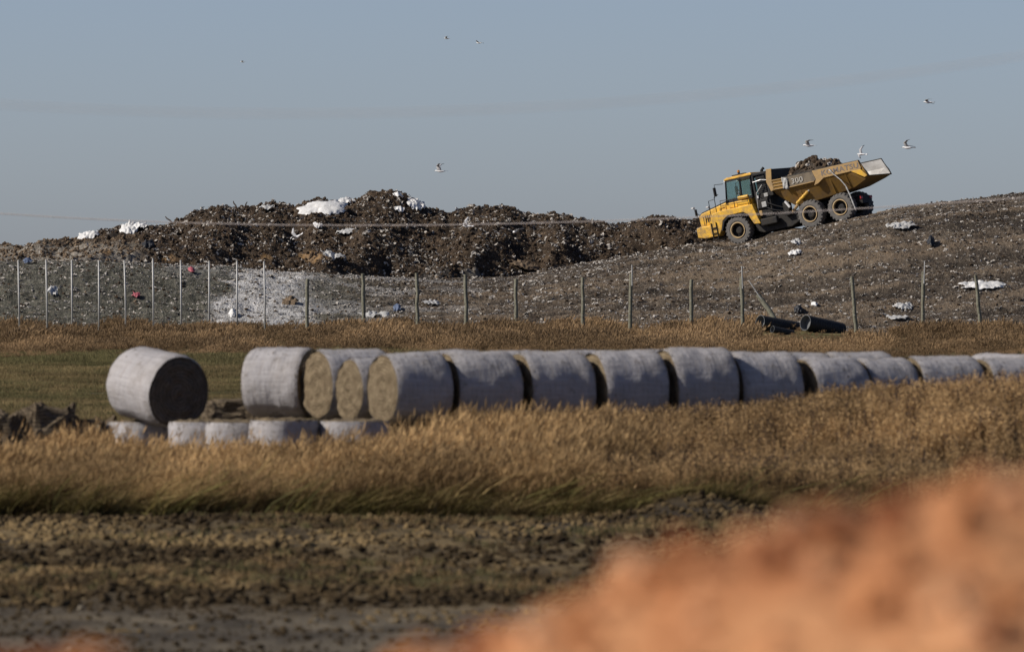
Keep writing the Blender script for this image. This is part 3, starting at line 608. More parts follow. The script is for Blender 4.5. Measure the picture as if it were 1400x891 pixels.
n = 3900; x, y, u = rnd_u(n, -480, 2080, 130.6, 136.5, 1.5); k = fbm(x * 0.5, y * 0.4, 3, 159) + 0.4 * nr.random(n) > 0.0; x, y, u = x[k], y[k], u[k]; n = len(x); hs = 0.45 + 0.75 * nr.random(n) ** 1.5 + 0.35 * fbm(x * 0.4, y * 0.4, 3, 59); hs = np.clip(hs, .25, 2) * (1 - 0.45 * sst(800, 900, u))
scatter('green_grass', np.stack([x, y, gz(x, y)], 1), np.stack([nr.normal(0, .1, n), nr.normal(0, .1, n), nr.normal(0, .7, n)], 1), hs, green, 'arching greenish yellow grass blades at the foot of the tall grass', 'grass')
n = 1850; x, y, u = rnd_u(n, -480, 1300, 131.0, 136); k = nr.random(n) < 1 - 0.75 * sst(760, 880, u); x, y, u = x[k], y[k], u[k]; n = len(x)
hs = 0.5 + 0.55 * nr.random(n)
scatter('bent_leaves', np.stack([x, y, gz(x, y)], 1), np.stack([nr.normal(0, .1, n), nr.normal(0, .1, n), nr.normal(0, .5, n)], 1), hs, leaf, 'broad yellowed leaves bent to the right low in the tall grass', 'grass')
# brown grass along the fence, short pasture
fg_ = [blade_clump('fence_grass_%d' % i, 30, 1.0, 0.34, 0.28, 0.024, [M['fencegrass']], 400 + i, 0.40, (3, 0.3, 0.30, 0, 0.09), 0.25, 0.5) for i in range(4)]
n = 13600; x, y, u = rnd_u(n, -300, 1730, 330, 437); hs = 0.43 * (0.62 + 1.6 * fbm(x * 0.35, y * 0.06, 4, 66) + 0.55 * nr.random(n) ** 2) * (0.45 + 0.65 * sst(330, 375, y))
hs *= np.where((u > 1028) & (u < 1155) & (y > 360), 0.42, 1)
scatter('fence_grass', np.stack([x, y, gz(x, y)], 1), rot_z(n, .05) * [1, 1, .12], np.clip(hs, .12, 1.2), fg_, 'brown knee high grass strip along the foot of the fence', 'grass', None, (0.3, 0.08))
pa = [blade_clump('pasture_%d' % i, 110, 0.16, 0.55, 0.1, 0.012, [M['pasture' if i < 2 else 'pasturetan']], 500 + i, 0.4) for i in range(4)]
n = 17000; x, y, u = rnd_u(n, -420, 980, 151, 345); k = (gz(x, y) < 0.35) & (np.abs(y - 250 - 0.05 * x) > 2.4); x, y, u = x[k], y[k], u[k]; n = len(x)
hs = np.clip(0.75 + 0.7 * fbm(x * 0.2, y * 0.08, 3, 67) + 0.3 * nr.random(n), .25, 2); hs = hs * (1 + 0.8 * sst(300, 340, y))
scatter('pasture_grass', np.stack([x, y, gz(x, y)], 1), rot_z(n, .04), hs, pa, 'short olive pasture grass behind the lone bale', 'grass', np.where(fbm(x * 0.06, y * 0.05, 3, 167) + 1.1 * (nr.random(n) - .5) + 0.45 * sst(270, 180, y) * 0 - 0.25 * sst(285, 330, y) > 0.0, 2, 0) + nr.integers(0, 2, n))
# stubble and clods on the stripped strip
st = [blade_clump('stubble_%d' % i, 34, 0.15, 0.22, 0.1, 0.010, [M['pasture'] if i % 2 else M['gold']], 600 + i, 0.4) for i in range(4)]
n = 6000; x, y, u = rnd_u(n, -500, 1800, 99.5, 132.5); k = fbm(x * 0.35, y * 0.2, 3, 68) + 0.25 * nr.random(n) > 0.22; x, y = x[k], y[k]; n = len(x)
scatter('stubble', np.stack([x, y, gz(x, y)], 1), rot_z(n, .1), 0.35 + 0.7 * nr.random(n), st, 'thin stubble of dead grass on the stripped soil', 'grass')
cf = [clod_piece('field_clod_%d' % i, M['clodfg'], i) for i in range(4)] + [clod_piece('field_stone_%d' % i, M['stone'], 9 + i) for i in range(1)]
n = 54000; x, y, u = rnd_u(n, -500, 1800, 84, 132); edgew = 0.6 * np.exp(-((y - 128.8) / 2) ** 2) + 0.30 + 0.7 * sst(-0.1, 0.3, fbm(x * .25, y * .12, 3, 69)) * (y > 97); k = nr.random(n) < edgew; x, y = x[k], y[k]; n = len(x)
sc = 0.04 + 0.14 * nr.random(n) ** 3; sc *= 1 - 0.45 * (y < 98); ids = np.where(nr.random(n) < np.where(y < 98, 0.02, 0.0), 4, nr.integers(0, 4, n))
scatter('soil_clods', np.stack([x, y, gz(x, y) + sc * 0.12], 1), rot_z(n, .4), sc, cf, 'broken brown soil clods covering the stripped strip', 'soil', ids, (0.30, 0.16, 129.0))
cc = [clod_piece('clay_clod_%d' % i, M[('clodclay', 'clodclay', 'claydark', 'claypale')[i]], 30 + i, 0.8) for i in range(4)]
n = 800; x = nr.uniform(-1.3, 1.4, n); y = nr.uniform(12.8, 14.3, n)
def mz(x, y):
    j = np.clip(np.searchsorted(my_, y), 0, len(my_) - 1); i = np.clip(np.searchsorted(mx_, x), 0, len(mx_) - 1); return AZ[j, i]
sc = 0.015 + 0.06 * nr.random(n) ** 2.5
scatter('clay_clods', np.stack([x, y, mz(x, y) + sc * 0.1], 1), rot_z(n, .5), sc, cc, 'crumbly orange clay lumps on the near mound', 'clay')


# ------------------------------------------------------------------ hay bales
def bale_meshes(seed, rad=0.64, ln=1.24, crease=False):
    off = Vector((seed * 5.3, seed * 1.7, 0)); ns, nl = 60, 16
    def rr(q, t):
        d = Vector((math.cos(q), math.sin(q), t * 1.1))
        k = 1 + 0.045 * mnoise.noise(d * 1.3 + off) + 0.022 * mnoise.noise(d * 3.6 + off) + 0.008 * mnoise.noise(d * 9 + off) + 0.010 * mnoise.noise(Vector((d.x * 1.5, d.y * 1.5, t * 7)) + off)
        e = abs(t); k *= 1 - 0.05 * max(0, (e - 0.82) / 0.18) ** 2
        if crease: k *= 1 - 0.045 * math.exp(-((t - 0.15) / 0.06) ** 2)
        if math.sin(q) < -0.6: k *= 1 - 0.20 * (-0.6 - math.sin(q))
        return rad * k
    w = MB(); vs = []
    for i in range(nl + 1):
        t = -1 + 2 * i / nl
        for k in range(ns):
            q = 2 * math.pi * k / ns; r = rr(q, t); vs.append((t * ln / 2, r * math.cos(q), r * math.sin(q)))
    fs = [(i * ns + k, i * ns + (k + 1) % ns, (i + 1) * ns + (k + 1) % ns, (i + 1) * ns + k) for i in range(nl) for k in range(ns)]
    w.add(vs, fs); me_w = w.mesh('net_wrap', M['wrap'], True)
    faces = []
    for sgn in (-1, 1):
        c = MB(); vs = []; rings = 12
        for j in range(rings + 1):
            f = 0.012 + (0.985 - 0.012) * j / rings
            for k in range(ns):
                q = 2 * math.pi * k / ns; r = rr(q, sgn) * f
                x = sgn * (ln / 2 - 0.012 + 0.035 * (1 - f ** 4) + 0.045 * mnoise.noise(Vector((r * 6 * math.cos(q), r * 6 * math.sin(q), seed + sgn))) + 0.012 * math.sin(f * 60 + q))
                vs.append((x, r * math.cos(q), r * math.sin(q)))
        fs = [(j * ns + k, j * ns + (k + 1) % ns, (j + 1) * ns + (k + 1) % ns, (j + 1) * ns + k) for j in range(rings) for k in range(ns)]
        fs.append(tuple(range(ns)))
        c.add(vs, fs); faces.append(c.mesh('end_face', M['straw'], True))
    s = MB(); r = random.Random(seed)                       # stray straws on the rims and the top
    for i in range(620):
        if i < 470: q = r.uniform(0, 2 * math.pi); t = r.choice((-1, 1)) * r.uniform(0.93, 1.0)
        else: q = r.gauss(math.pi / 2, 0.5); t = r.uniform(-1, 1)
        R0 = rr(q, t) * r.uniform(0.97, 1.0); p = Vector((t * ln / 2, R0 * math.cos(q), R0 * math.sin(q)))
        d = (Vector((r.gauss(0, 0.8), math.cos(q), math.sin(q))) + Vector((r.gauss(0, .5), r.gauss(0, .5), r.gauss(0, .5)))).normalized() * r.uniform(0.02, 0.085)
        e = d.cross(Vector((r.gauss(0, 1), r.gauss(0, 1), r.gauss(0, 1)))).normalized() * 0.004
        s.add([p - e, p + e, p + d], [(0, 1, 2)])
    return me_w, faces, s.mesh('loose_straw', M['straw'], recalc=False), rad, ln
BV = [bale_meshes(i) for i in range(1, 8)]; BC = bale_meshes(9, 0.65, 1.30, True)
def bale(label, x, y, z, ang, roll=0.0, scl=(1, 1, 1), var=None, upright=False, group=None, dark_end=False, tilt=0.0):
    v = var or BV[rng.randrange(7)]
    o = empty('hay_bale', (x, y, z)); o.scale = scl
    if upright: o.rotation_euler = (0, R(90), ang)
    else: o.rotation_euler = (roll, tilt, ang)
    link('net_wrap', v[0], o)
    for k, me in enumerate(v[1]):
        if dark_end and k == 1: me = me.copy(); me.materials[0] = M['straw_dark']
        link('end_face', me, o)
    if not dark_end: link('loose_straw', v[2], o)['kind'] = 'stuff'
    return tag(o, label, 'hay bale', group)
ra = math.atan2(RA.y, RA.x)
caps = [523, 611, 708, 806, 902, 996, 1090, 1172, 1246, 1336, 1420]
ordn = ['first', 'second', 'third', 'fourth', 'fifth', 'sixth', 'seventh', 'eighth', 'ninth', 'tenth', 'eleventh']
lab1 = ['large lying hay bale with its whole round straw end in view, heading the front row',
        'second lying bale of the front row, right behind the bale with the fully visible end',
        'third lying bale of the front row counted from its round straw end',
        'fourth lying bale of the front row, its wide straw crescent in the sun',
        'fifth lying bale of the front row, the tallest, pale patches high on its shaded side',
        'sixth lying bale of the front row, before the gap with a bale top showing behind',
        'seventh lying bale of the front row, speckled straw crescent just above the weeds',
        'eighth lying bale of the front row, low over the weeds right of the speckled crescent',
        'ninth lying bale of the front row, thin pale rim lit at its left end',
        'tenth lying bale of the front row, almost sunk behind the weeds at far right',
        'eleventh lying bale of the front row, cut by the right edge of the picture']
jit = [0, .03, .02, -.10, -.16, -.02, -.12, .05, .02, -.05, 0]; top = [481, 480, 481, 479, 474.5, 481, 488, 489, 486, 489, 492]
px_prev = None
for k, c in enumerate(caps):
    yc = 146.3
    for _ in range(6): xc = PX(c, yc); yc = ROWY - 0.3 + (xc - (ROWX - 0.55)) * RA.y / RA.x
    sx = 0.985; nxt = caps[k + 1] if k + 1 < len(caps) else c + 90
    L = (nxt - c) / F * yc / RA.x - (0.19 if k < 6 else 0.11); sx = min(1.02, L / 1.24)
    cx, cy = xc + RA.x * 1.24 * sx / 2 - RA.y * jit[k], yc + RA.y * 1.24 * sx / 2 + RA.x * jit[k]
    ztop = CAMZ + (YH - top[k]) / F * cy; zb = float(gz(cx, cy)); rad = (ztop - zb) / 2 + 0.02
    s = rad / 0.645
    bale(lab1[k], cx, cy, ztop - rad, ra + R(rng.uniform(-4, 4)), rng.uniform(-.12, .12), (sx, 1.0 * min(1.03, max(s, .97)), s), group='lying bales of the front row')
# second and third rows behind, peeping over the first
RN = Vector((-RA.y, RA.x))
def row_bale(label, px, n_off, ytop, group='lying bales of the rows behind', da=0, dz=0, sc=1.0):
    yc = 147.0
    for _ in range(8):
        xc = PX(px, yc); t = (xc - ROWX + RN.x * -n_off) / RA.x; yc = ROWY + RA.y * t + RN.y * n_off
    ztop = CAMZ + (YH - ytop) / F * yc; zb = max(float(gz(xc, yc)), 0)
    rad = min(0.66, max(0.60, (ztop - zb) / 2)) * sc
    return bale(label, xc, yc, ztop - rad, ra + R(da), rng.uniform(-.3, .3), (1, rad / .64, rad / .64), group=group)
row_bale('smaller lying bale with round straw end in view, tucked left of the front row', 521, 1.28, 489.5, sc=0.94)
row_bale('lying bale with its round straw end touching the creased pale bale', 477, 2.52, 477)
for px, nn, yt, lb in [(612, 1.32, 479, 'bale top just showing behind the first bale of the front row'),
                       (706, 1.32, 479.5, 'bale top just showing behind the second front row bale'),
                       (800, 1.32, 478.5, 'thin strip of bale top behind the third front row bale'),
                       (893, 1.32, 477.5, 'thin strip of bale top behind the fourth front row bale'),
                       (988, 1.32, 480, 'bale top hidden behind the tall fifth front row bale'),
                       (1082, 1.32, 481.5, 'pale bale top visible above the sixth front row bale'),
                       (1168, 1.32, 481, 'pale bale top visible above the seventh and eighth front row bales')]:
    row_bale(lb, px, nn, yt)
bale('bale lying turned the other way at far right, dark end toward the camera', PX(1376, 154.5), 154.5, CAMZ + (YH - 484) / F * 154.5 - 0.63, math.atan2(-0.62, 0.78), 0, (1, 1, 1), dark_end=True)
# standing bales of the bottom layer and what lies on them at the left
ups = [(193, 146.6, 'standing bale under the left side of the lone bale, its left side sunlit'),
       (278, 144.35, 'standing bale below the dark end of the lone bale'),
       (330, 143.35, 'standing bale between the lone bale and the creased pale bale, rim sagging'),
       (389, 142.4, 'standing bale below the creased pale bale, brightly lit left edge'),
       (484, 142.6, 'standing bale below the smaller round straw end, veiled by grass'),
       (389, 149.8, 'standing bale hidden right under the creased pale bale'),
       (520, 148.2, 'standing bale hidden below the shaded bale of the back row')]
for i, (px, d, lb) in enumerate(ups):
    x = PX(px, d); z0 = float(gz(x, d)); s = (CAMZ + (YH - 576 - rng.uniform(-2, 2)) / F * d - z0 - (0.02 if d > 146 else 0)) / 1.24
    bale(lb, x, d, z0 + 0.62 * s, rng.uniform(0, 6), 0, (s, 0.93, 0.93), upright=True, group='standing bales of the bottom layer')
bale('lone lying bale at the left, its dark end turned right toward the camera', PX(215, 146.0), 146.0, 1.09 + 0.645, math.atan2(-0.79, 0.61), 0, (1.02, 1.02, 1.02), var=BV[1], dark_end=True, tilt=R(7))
bale('pale lying bale with a creased sunlit wrap, left of the rows', PX(388, 149.7), 149.7, 1.12 + 0.64, math.atan2(-0.40, 0.916), 0, (0.84, 0.985, 0.985), var=BC)
# broken, rotting bales at the far left
def lump(label, px, d, w, dp, h, seed, ang=0.0):
    bm = bmesh.new(); bmesh.ops.create_icosphere(bm, subdivisions=4, radius=1.0); o_ = Vector((seed * 3.1, seed, 0))
    for v in bm.verts:
        c = v.co.copy(); c = Vector([math.copysign(abs(a) ** 0.45, a) for a in c])
        k = 1 + 0.32 * mnoise.noise(c * 1.3 + o_) + 0.22 * mnoise.noise(c * 3.0 + o_) + 0.14 * mnoise.noise(c * 8 + o_)
        v.co = Vector((c.x * k * w / 2, c.y * k * dp / 2, max(-0.05, min(c.z * k * h * 0.85, h * (0.80 + 0.18 * mnoise.noise(Vector((c.x * 2.2, c.y * 2.2, seed * 1.7))))) if c.z > 0 else c.z * 0.1)))
    me = bpy.data.meshes.new('straw_core'); bm.to_mesh(me); bm.free(); me.materials.append(M['straw_pile'])
    o = empty('broken_bale', (PX(px, d), d, float(gz(PX(px, d), d))), (0, 0, ang)); link('straw_core', me, o)
    r = random.Random(seed); s = MB(); w_ = MB()
    vsn = [v.co for v in me.vertices if v.co.z > h * 0.35]
    for i in range(260):
        p = Vector(r.choice(vsn)); dd = Vector((r.gauss(0, 1), r.gauss(0, 1), r.gauss(0.3, .6))).normalized() * r.uniform(.04, .14); e = dd.cross(Vector((r.gauss(0, 1), r.gauss(0, 1), r.gauss(0, 1)))).normalized() * .005
        s.add([p - e, p + e, p + dd], [(0, 1, 2)])
    s.build('loose_straw', M['straw_pile'], o)['kind'] = 'stuff'
    fr = [p for p in me.polygons if p.normal.x > 0.25 and p.normal.y < 0.1 and p.center.z < h * 0.75]  # right-facing lower sides get darker straw, their shade put into the colour
    idx = {}; 
    for p in fr:
        for vi in p.vertices:
            if vi not in idx: idx[vi] = len(w_.v); w_.v.append(tuple(me.vertices[vi].co + me.vertices[vi].normal * 0.012))
        w_.f.append(tuple(idx[vi] for vi in p.vertices)); w_.m.append(0)
    if fr and seed != 12: link('shaded_side_skin', w_.mesh('shaded_side_skin', M['straw_dark'], True, False), o)
    return tag(o, label, 'hay bale', 'broken bales at the left edge')
lump('dark broken bale cut by the left edge of the picture', -8, 146.0, 1.0, 1.0, 1.62, 3)
lump('heap of rotten straw with a pale tuft on top at the left', 72, 146.2, 1.0, 1.0, 1.72, 5, 0.2)
lump('low slumped straw bale between the rotten heap and the standing bale', 126, 146.6, 0.75, 0.8, 1.45, 8, -0.2)
lump('small tan straw heap on the pasture just left of the creased pale bale', 322, 153, 1.1, 0.8, 0.72, 12)

# ------------------------------------------------------------------ fence posts
def post(px0, py0, px1, label, d=424.0, kind='wood', rod=None, group=None, lean_y=0.0):
    b = Vector((PX(px1, d), d, float(gz(PX(px1, d), d)))); t = P(px0, py0, d) + Vector((0, lean_y, 0))
    if kind == 'metal':
        mb = MB(); r = random.Random(int(px0)); mid = b.lerp(t, 0.5) + Vector((r.uniform(-.03, .03), 0, 0))
        mb.tube([b - Vector((0, 0, .2)), mid, t], 0.042, 8)
        o = empty('metal_fence_post', b); mb.v = [tuple(Vector(v) - b) for v in mb.v]; mb.build('shaft', M['galv'], o, True)
        c = MB(); c.tube([t - b, t - b + Vector((0, 0, .05))], [0.055, 0.03], 8); c.build('cap', M['galv'], o)
        return tag(o, label, 'fence post', group or 'galvanised steel fence posts')
    o = empty('wooden_fence_post', b); r = random.Random(int(px0) + 3); pts = []
    for i in range(7):
        f = i / 6; pts.append((t - b) * f + Vector((r.gauss(0, .012), r.gauss(0, .012), -0.2 if i == 0 else 0)))
    mb = MB(); mb.tube(pts, [0.098 + r.gauss(0, .006) - .01 * i / 6 for i in range(7)], 12); mb.build('shaft', M['post'], o, False, 0.015)
    for q in (0.35, 0.62, 0.88):
        s = MB(); c = (t - b) * q + Vector((0, -0.10, 0)); s.tube([c + Vector((-.05, 0, .02)), c + Vector((0, -.03, 0)), c + Vector((.05, 0, -.02))], 0.008, 5); s.build('wire_staple', M['galv'], o)
    if rod:
        m2 = MB(); m2.tube([t - b + Vector((.04, -.11, -.6)), P(rod[0], rod[1], d) - b + Vector((0, -.11, 0))], 0.032, 6); m2.build('extension_rod', M['galv'], o)
    return tag(o, label, 'fence post', group or 'weathered wooden fence posts')
mp = [(25, 357, 27), (63, 356, 65), (98, 357, 99), (135, 357, 135), (170, 357, 172), (209, 355, 210), (247, 357, 248), (286, 358, 286), (324, 358, 324), (361, 359, 362)]
for k, (a, b, c) in enumerate(mp):
    lb = 'galvanised steel fence post, ' + ['leftmost of all', 'second from the left', 'third from the left', 'fourth from the left', 'fifth from the left', 'sixth from the left', 'seventh from the left', 'eighth from the left, at the left edge of the white ash', 'standing before the white ash, ninth from the left', 'last of the steel ones, next to the first wooden post'][k]
    post(a, b, c, lb, kind='metal')
wp = [(420, 381, 420, None, 'leftmost wooden fence post, next to the steel ones'), (496, 374, 498, None, 'second wooden fence post from the left'), (570, 373, 571, None, 'third wooden fence post from the left'),
      (636, 375, 638, None, 'fourth wooden fence post from the left'), (705, 381, 706, None, 'fifth wooden fence post, pale rubble above its top'), (797, 379, 797, None, 'wooden fence post left of the leftmost one with a metal rod'),
      (863, 374, 861, (864, 362), 'wooden fence post with a thin rod on top, left of the truck nose'), (945, 382, 945, None, 'wooden fence post below the nose of the truck, no rod'),
      (1014, 378, 1016, (1014, 364), 'wooden fence post with a rod on top beside the toppled post'), (1165, 378, 1171, None, 'leaning wooden fence post right of the black pipes'),
      (1262, 371, 1262, (1264, 358), 'tall wooden fence post with a rod, below the black bag'), (1334, 376, 1342, None, 'rightmost wooden fence post, leaning left before the white sheet')]
for a, b, c, rd, lb in wp: post(a, b, c, lb, rod=rd)
# toppled post
d = 427.0; b = P(1069, 447, d); t = P(1036, 403, d + .6); o = empty('wooden_fence_post', b)
mb = MB(); mb.tube([(0, 0, -.25), (t - b) * .5, t - b], .125, 12); mb.build('shaft', M['post'], o, False, .015)
mb = MB(); mb.tube([(t - b) * .8 + Vector((0, -.1, 0)), P(1024, 384, d + .8) - b + Vector((0, -.1, 0))], .026, 6); mb.build('extension_rod', M['galv'], o)
tag(o, 'toppled wooden fence post leaning over the black pipes', 'fence post', 'weathered wooden fence posts')

# ------------------------------------------------------------------ black pipes
def pipe(label, px0, py0, px1, py1, d0, d1, r):
    a, b = P(px0, py0, d0), P(px1, py1, d1); v = b - a; L = v.length; q = v.to_track_quat('X', 'Z').to_euler()
    o = empty('plastic_pipe', a, q)
    mb = MB(); n = 26; pr = []
    k = int(L / 0.11)
    for i in range(k): x = L * i / k; pr += [(r, x), (r, x + 0.05), (r * 0.95, x + 0.06), (r * 0.95, x + 0.10)]
    pr.append((r, L))
    m2 = MB(); m2.lathe_y(pr, n); m2.v = [(y, z, x) for (x, y, z) in m2.v]; m2.build('corrugated_wall', M['hdpe'], o, True)
    m3 = MB(); m3.lathe_y([(r * 0.93, 0.0), (r * 0.88, L)], n); m3.v = [(y, z, x) for (x, y, z) in m3.v]; m3.build('inner_lining', M['pipegrey'], o, True)
    m4 = MB(); m4.lathe_y([(r * 0.93, 0), (r * 0.96, -0.01), (r * 1.0, 0)], n); m4.v = [(y, z, x) for (x, y, z) in m4.v]; m4.build('rim', M['pipegrey'], o, True)
    m5 = MB(); m5.lathe_y([(0.001, 0.35), (r * 0.92, 0.35)], n); m5.v = [(y, z, x) for (x, y, z) in m5.v]; m5.build('lit_interior_disc', M['pipegrey'], o, True)  # added grey disc, painting the lit pipe interior
    return tag(o, label, 'pipe', 'black pipes at the fence')
pipe('large black pipe at the fence, left of the two big ones, under the toppled post', 1039, 441, 1098, 452, 426.5, 428.0, 0.39)
pipe('large black pipe at the fence, right of the two big ones', 1101, 441, 1150, 452, 426.3, 427.8, 0.40)
pipe('small black pipe lying before the left big pipe', 1056, 450, 1084, 456, 424.6, 425.2, 0.18)
o = empty('cable_box', P(1064, 470, 395)); mb = MB(); mb.box(-.16, .16, -.2, .2, -.2, .18); mb.build('case', M['hdpe'], o, bevel=.03); mb = MB(); mb.box(-.18, .18, -.22, .22, .18, .23); mb.build('lid', M['hdpe'], o, bevel=.02)
tag(o, 'small dark box in the grass below the black pipes', 'box')

# ------------------------------------------------------------------ plastic sheets, bags, sticks, planks on the landfill
KEEP = []
def sheet(name, label, px, py, wpx, hpx, mat, cat, seed, bulge=0.12, tilt=0.0, puff=0.25):
    """crumpled sheet lying on the slope: real size from the pixel size at the point it touches"""
    c = hit(px, py); s = c.y / F; w, h = wpx * s, hpx * s
    e = 0.4; gx = float(tz(c.x + e, c.y) - tz(c.x - e, c.y)) / (2 * e); gy = float(tz(c.x, c.y + e) - tz(c.x, c.y - e)) / (2 * e)
    gy = min(max(gy, 0.25), 1.2); dy = h / gy * 0.9
    dy = min(dy, 3.5)
    KEEP.append((c.x, c.y, w * .52, dy * .55))
    r = random.Random(seed); nx, ny = 24, 15; vs = []; dif = []; off = Vector((seed * 2.3, seed * .7, 0))
    for j in range(ny + 1):
        for i in range(nx + 1):
            a, b = i / nx * 2 - 1, j / ny * 2 - 1; edge = 1 + 0.38 * mnoise.noise(Vector((a * 1.8, b * 1.8, 0)) + off) + 0.22 * mnoise.noise(Vector((a * 5, b * 5, 3)) + off)
            m = math.sqrt(a * a + b * b); k = max(abs(a), abs(b)); sh = (k / m if m > 1e-6 else 1) * 0.9 + 0.1
            ux, uy = a * sh * edge * w / 2, b * sh * edge * dy / 2
            zl = c.z + ux * (gx * 0.5 + math.tan(tilt)) + uy * gy; dif.append(float(tz(c.x + ux, c.y + uy)) - zl)
            z = zl
            z += puff * (1 - k ** 2) * h * 0.8 + bulge * 0.5 * mnoise.noise(Vector((ux * 2.2, uy * 2.2, 0)) + off) + bulge * 0.9 * (0.35 - abs(mnoise.noise(Vector((ux * 3.1, uy * 2.3, 4)) + off))) + bulge * 0.5 * mnoise.noise(Vector((ux * 7, uy * 7, 0)) + off) + 0.10
            vs.append((ux, uy, z - c.z))
    up = float(np.clip(np.percentile(dif, 80), 0, 0.5)); vs = [(a, b, q + up) for (a, b, q) in vs]
    fs = [(j * (nx + 1) + i, j * (nx + 1) + i + 1, (j + 1) * (nx + 1) + i + 1, (j + 1) * (nx + 1) + i) for j in range(ny) for i in range(nx)]
    mb = MB(); mb.add(vs, fs); o = mb.build(name, mat, None, True, loc=c)
    sd = o.modifiers.new('thickness', 'SOLIDIFY'); sd.thickness = 0.02
    return tag(o, label, cat)
sheet('plastic_sheet', 'big bright white tarpaulin bulging on the crest of the dark heap', 443, 289, 62, 22, M['sheet'], 'tarpaulin', 1, 0.06, 0, 0.40)
sheet('plastic_sheet', 'narrow white sheet end on the crest right of the big tarpaulin', 474, 280, 24, 7, M['sheet'], 'plastic sheet', 2)
sheet('plastic_sheet', 'pointed white sheet standing up on the left shoulder of the heap', 176, 318, 26, 20, M['sheet'], 'plastic sheet', 3, 0.2)
sheet('plastic_sheet', 'small white sheet right of the pointed one on the left shoulder', 192, 313, 18, 9, M['sheet'], 'plastic sheet', 4, 0.25)
sheet('plastic_sheet', 'long white sheet at the left end of the dark heap', 121, 325, 28, 12, M['sheet'], 'plastic sheet', 5, 0.15)
sheet('plastic_sheet', 'white sheet on the right flank of the highest peak', 569, 282, 24, 14, M['sheet'], 'plastic sheet', 6, 0.3)
sheet('plastic_sheet', 'small white sheet just below the highest peak', 546, 290, 14, 6, M['sheet'], 'plastic sheet', 7, 0.2)
sheet('plastic_sheet', 'white scrap on top of the highest peak', 544, 270, 12, 5, M['sheet'], 'plastic sheet', 8, 0.2)
sheet('plastic_sheet', 'pale sheet on the crest left of the big tarpaulin', 364, 286, 20, 5, M['sheetgrey'], 'plastic sheet', 9, 0.15)
sheet('plastic_bag', 'white bag on the heap face below the big tarpaulin', 435, 311, 12, 8, M['sheet'], 'bag', 10, 0.2)
sheet('plastic_sheet', 'pale strip on the heap face right of the white bag', 474, 325, 26, 6, M['sheetgrey'], 'plastic sheet', 11, 0.2)
sheet('plastic_sheet', 'bluish tarpaulin scrap spread on the lower left of the heap', 203, 338, 16, 10, M['blackbag'], 'plastic sheet', 12, 0.3)
sheet('plastic_sheet', 'long white sheet lying on the slope behind the rightmost wooden post', 1342, 394, 60, 10, M['sheet'], 'plastic sheet', 13, 0.2)
sheet('plastic_sheet', 'pale sheet low on the right slope left of the tall post with a rod', 1235, 422, 26, 9, M['sheetgrey'], 'plastic sheet', 14, 0.2)
sheet('plastic_sheet', 'flat white scrap low on the slope near the grass at right', 1227, 437, 30, 5, M['sheetgrey'], 'plastic sheet', 15, 0.12)
sheet('plastic_sheet', 'white scrap on the slope straight below the middle truck wheel', 1086, 350, 16, 7, M['sheet'], 'plastic sheet', 16, 0.2)
sheet('plastic_sheet', 'crumpled pale scrap on the slope below the gap behind the cab', 1088, 334, 12, 7, M['sheetgrey'], 'plastic sheet', 17, 0.25)
sheet('plastic_sheet', 'pale grey sheet on the upper slope right of the truck', 1232, 313, 36, 8, M['sheetgrey'], 'plastic sheet', 18, 0.2)
sheet('plastic_bag', 'black rubbish bag alone on the upper right slope', 1273, 336, 11, 12, M['blackbag'], 'bag', 19, 0.15, 0, 0.9)
sheet('plastic_bag', 'small black bag on the slope above the black pipes', 1091, 428, 11, 9, M['blackbag'], 'bag', 20, 0.15, 0, 0.9)
sheet('plastic_bag', 'white scrap right of the small black bag above the pipes', 1113, 419, 9, 6, M['sheet'], 'bag', 21, 0.15)
sheet('plastic_bag', 'pink bag on the grey slope among the steel posts, lower one', 186, 408, 11, 6, M['pink'], 'bag', 22, 0.15, 0, 0.6)
sheet('plastic_bag', 'pink bag high on the grey slope, at the left edge of the white ash', 262, 372, 9, 6, M['pink'], 'bag', 23, 0.12, 0, 0.6)
sheet('plastic_bag', 'crumpled white bag low on the grey slope at left', 72, 401, 15, 10, M['sheetgrey'], 'bag', 24, 0.3, 0, 0.5)
sheet('plastic_bag', 'small white bag at the foot of the ash slope', 318, 432, 9, 10, M['sheet'], 'bag', 25, 0.15, 0, 0.8)
sheet('plastic_bag', 'blue bag on the slope between the third and fourth wooden posts', 543, 424, 11, 8, M['blue'], 'bag', 26, 0.15, 0, 0.6)
sheet('plastic_sheet', 'long pale sheet on the slope right of the third wooden post', 590, 417, 24, 6, M['sheetgrey'], 'plastic sheet', 27, 0.2)
sheet('plastic_sheet', 'white sheet on the slope above the second wooden post', 456, 353, 30, 7, M['sheetgrey'], 'plastic sheet', 28, 0.25)
sheet('plastic_sheet', 'tan cardboard-coloured sheet at the foot of the heap in the middle', 718, 369, 40, 12, M['clodtan'], 'sheet', 29, 0.25)
sheet('plastic_sheet', 'soiled white sheet on the slope right of the second wooden post', 512, 433, 40, 6, M['sheetgrey'], 'plastic sheet', 30, 0.25)
sheet('plastic_sheet', 'yellowish sheet on the slope below the ash patch', 396, 415, 22, 8, M['clodtan'], 'sheet', 31, 0.25)
sheet('plastic_bag', 'dark blue bag at the far left below the grey rubble', 38, 361, 12, 6, M['blue'], 'bag', 32, 0.15, 0, 0.6)
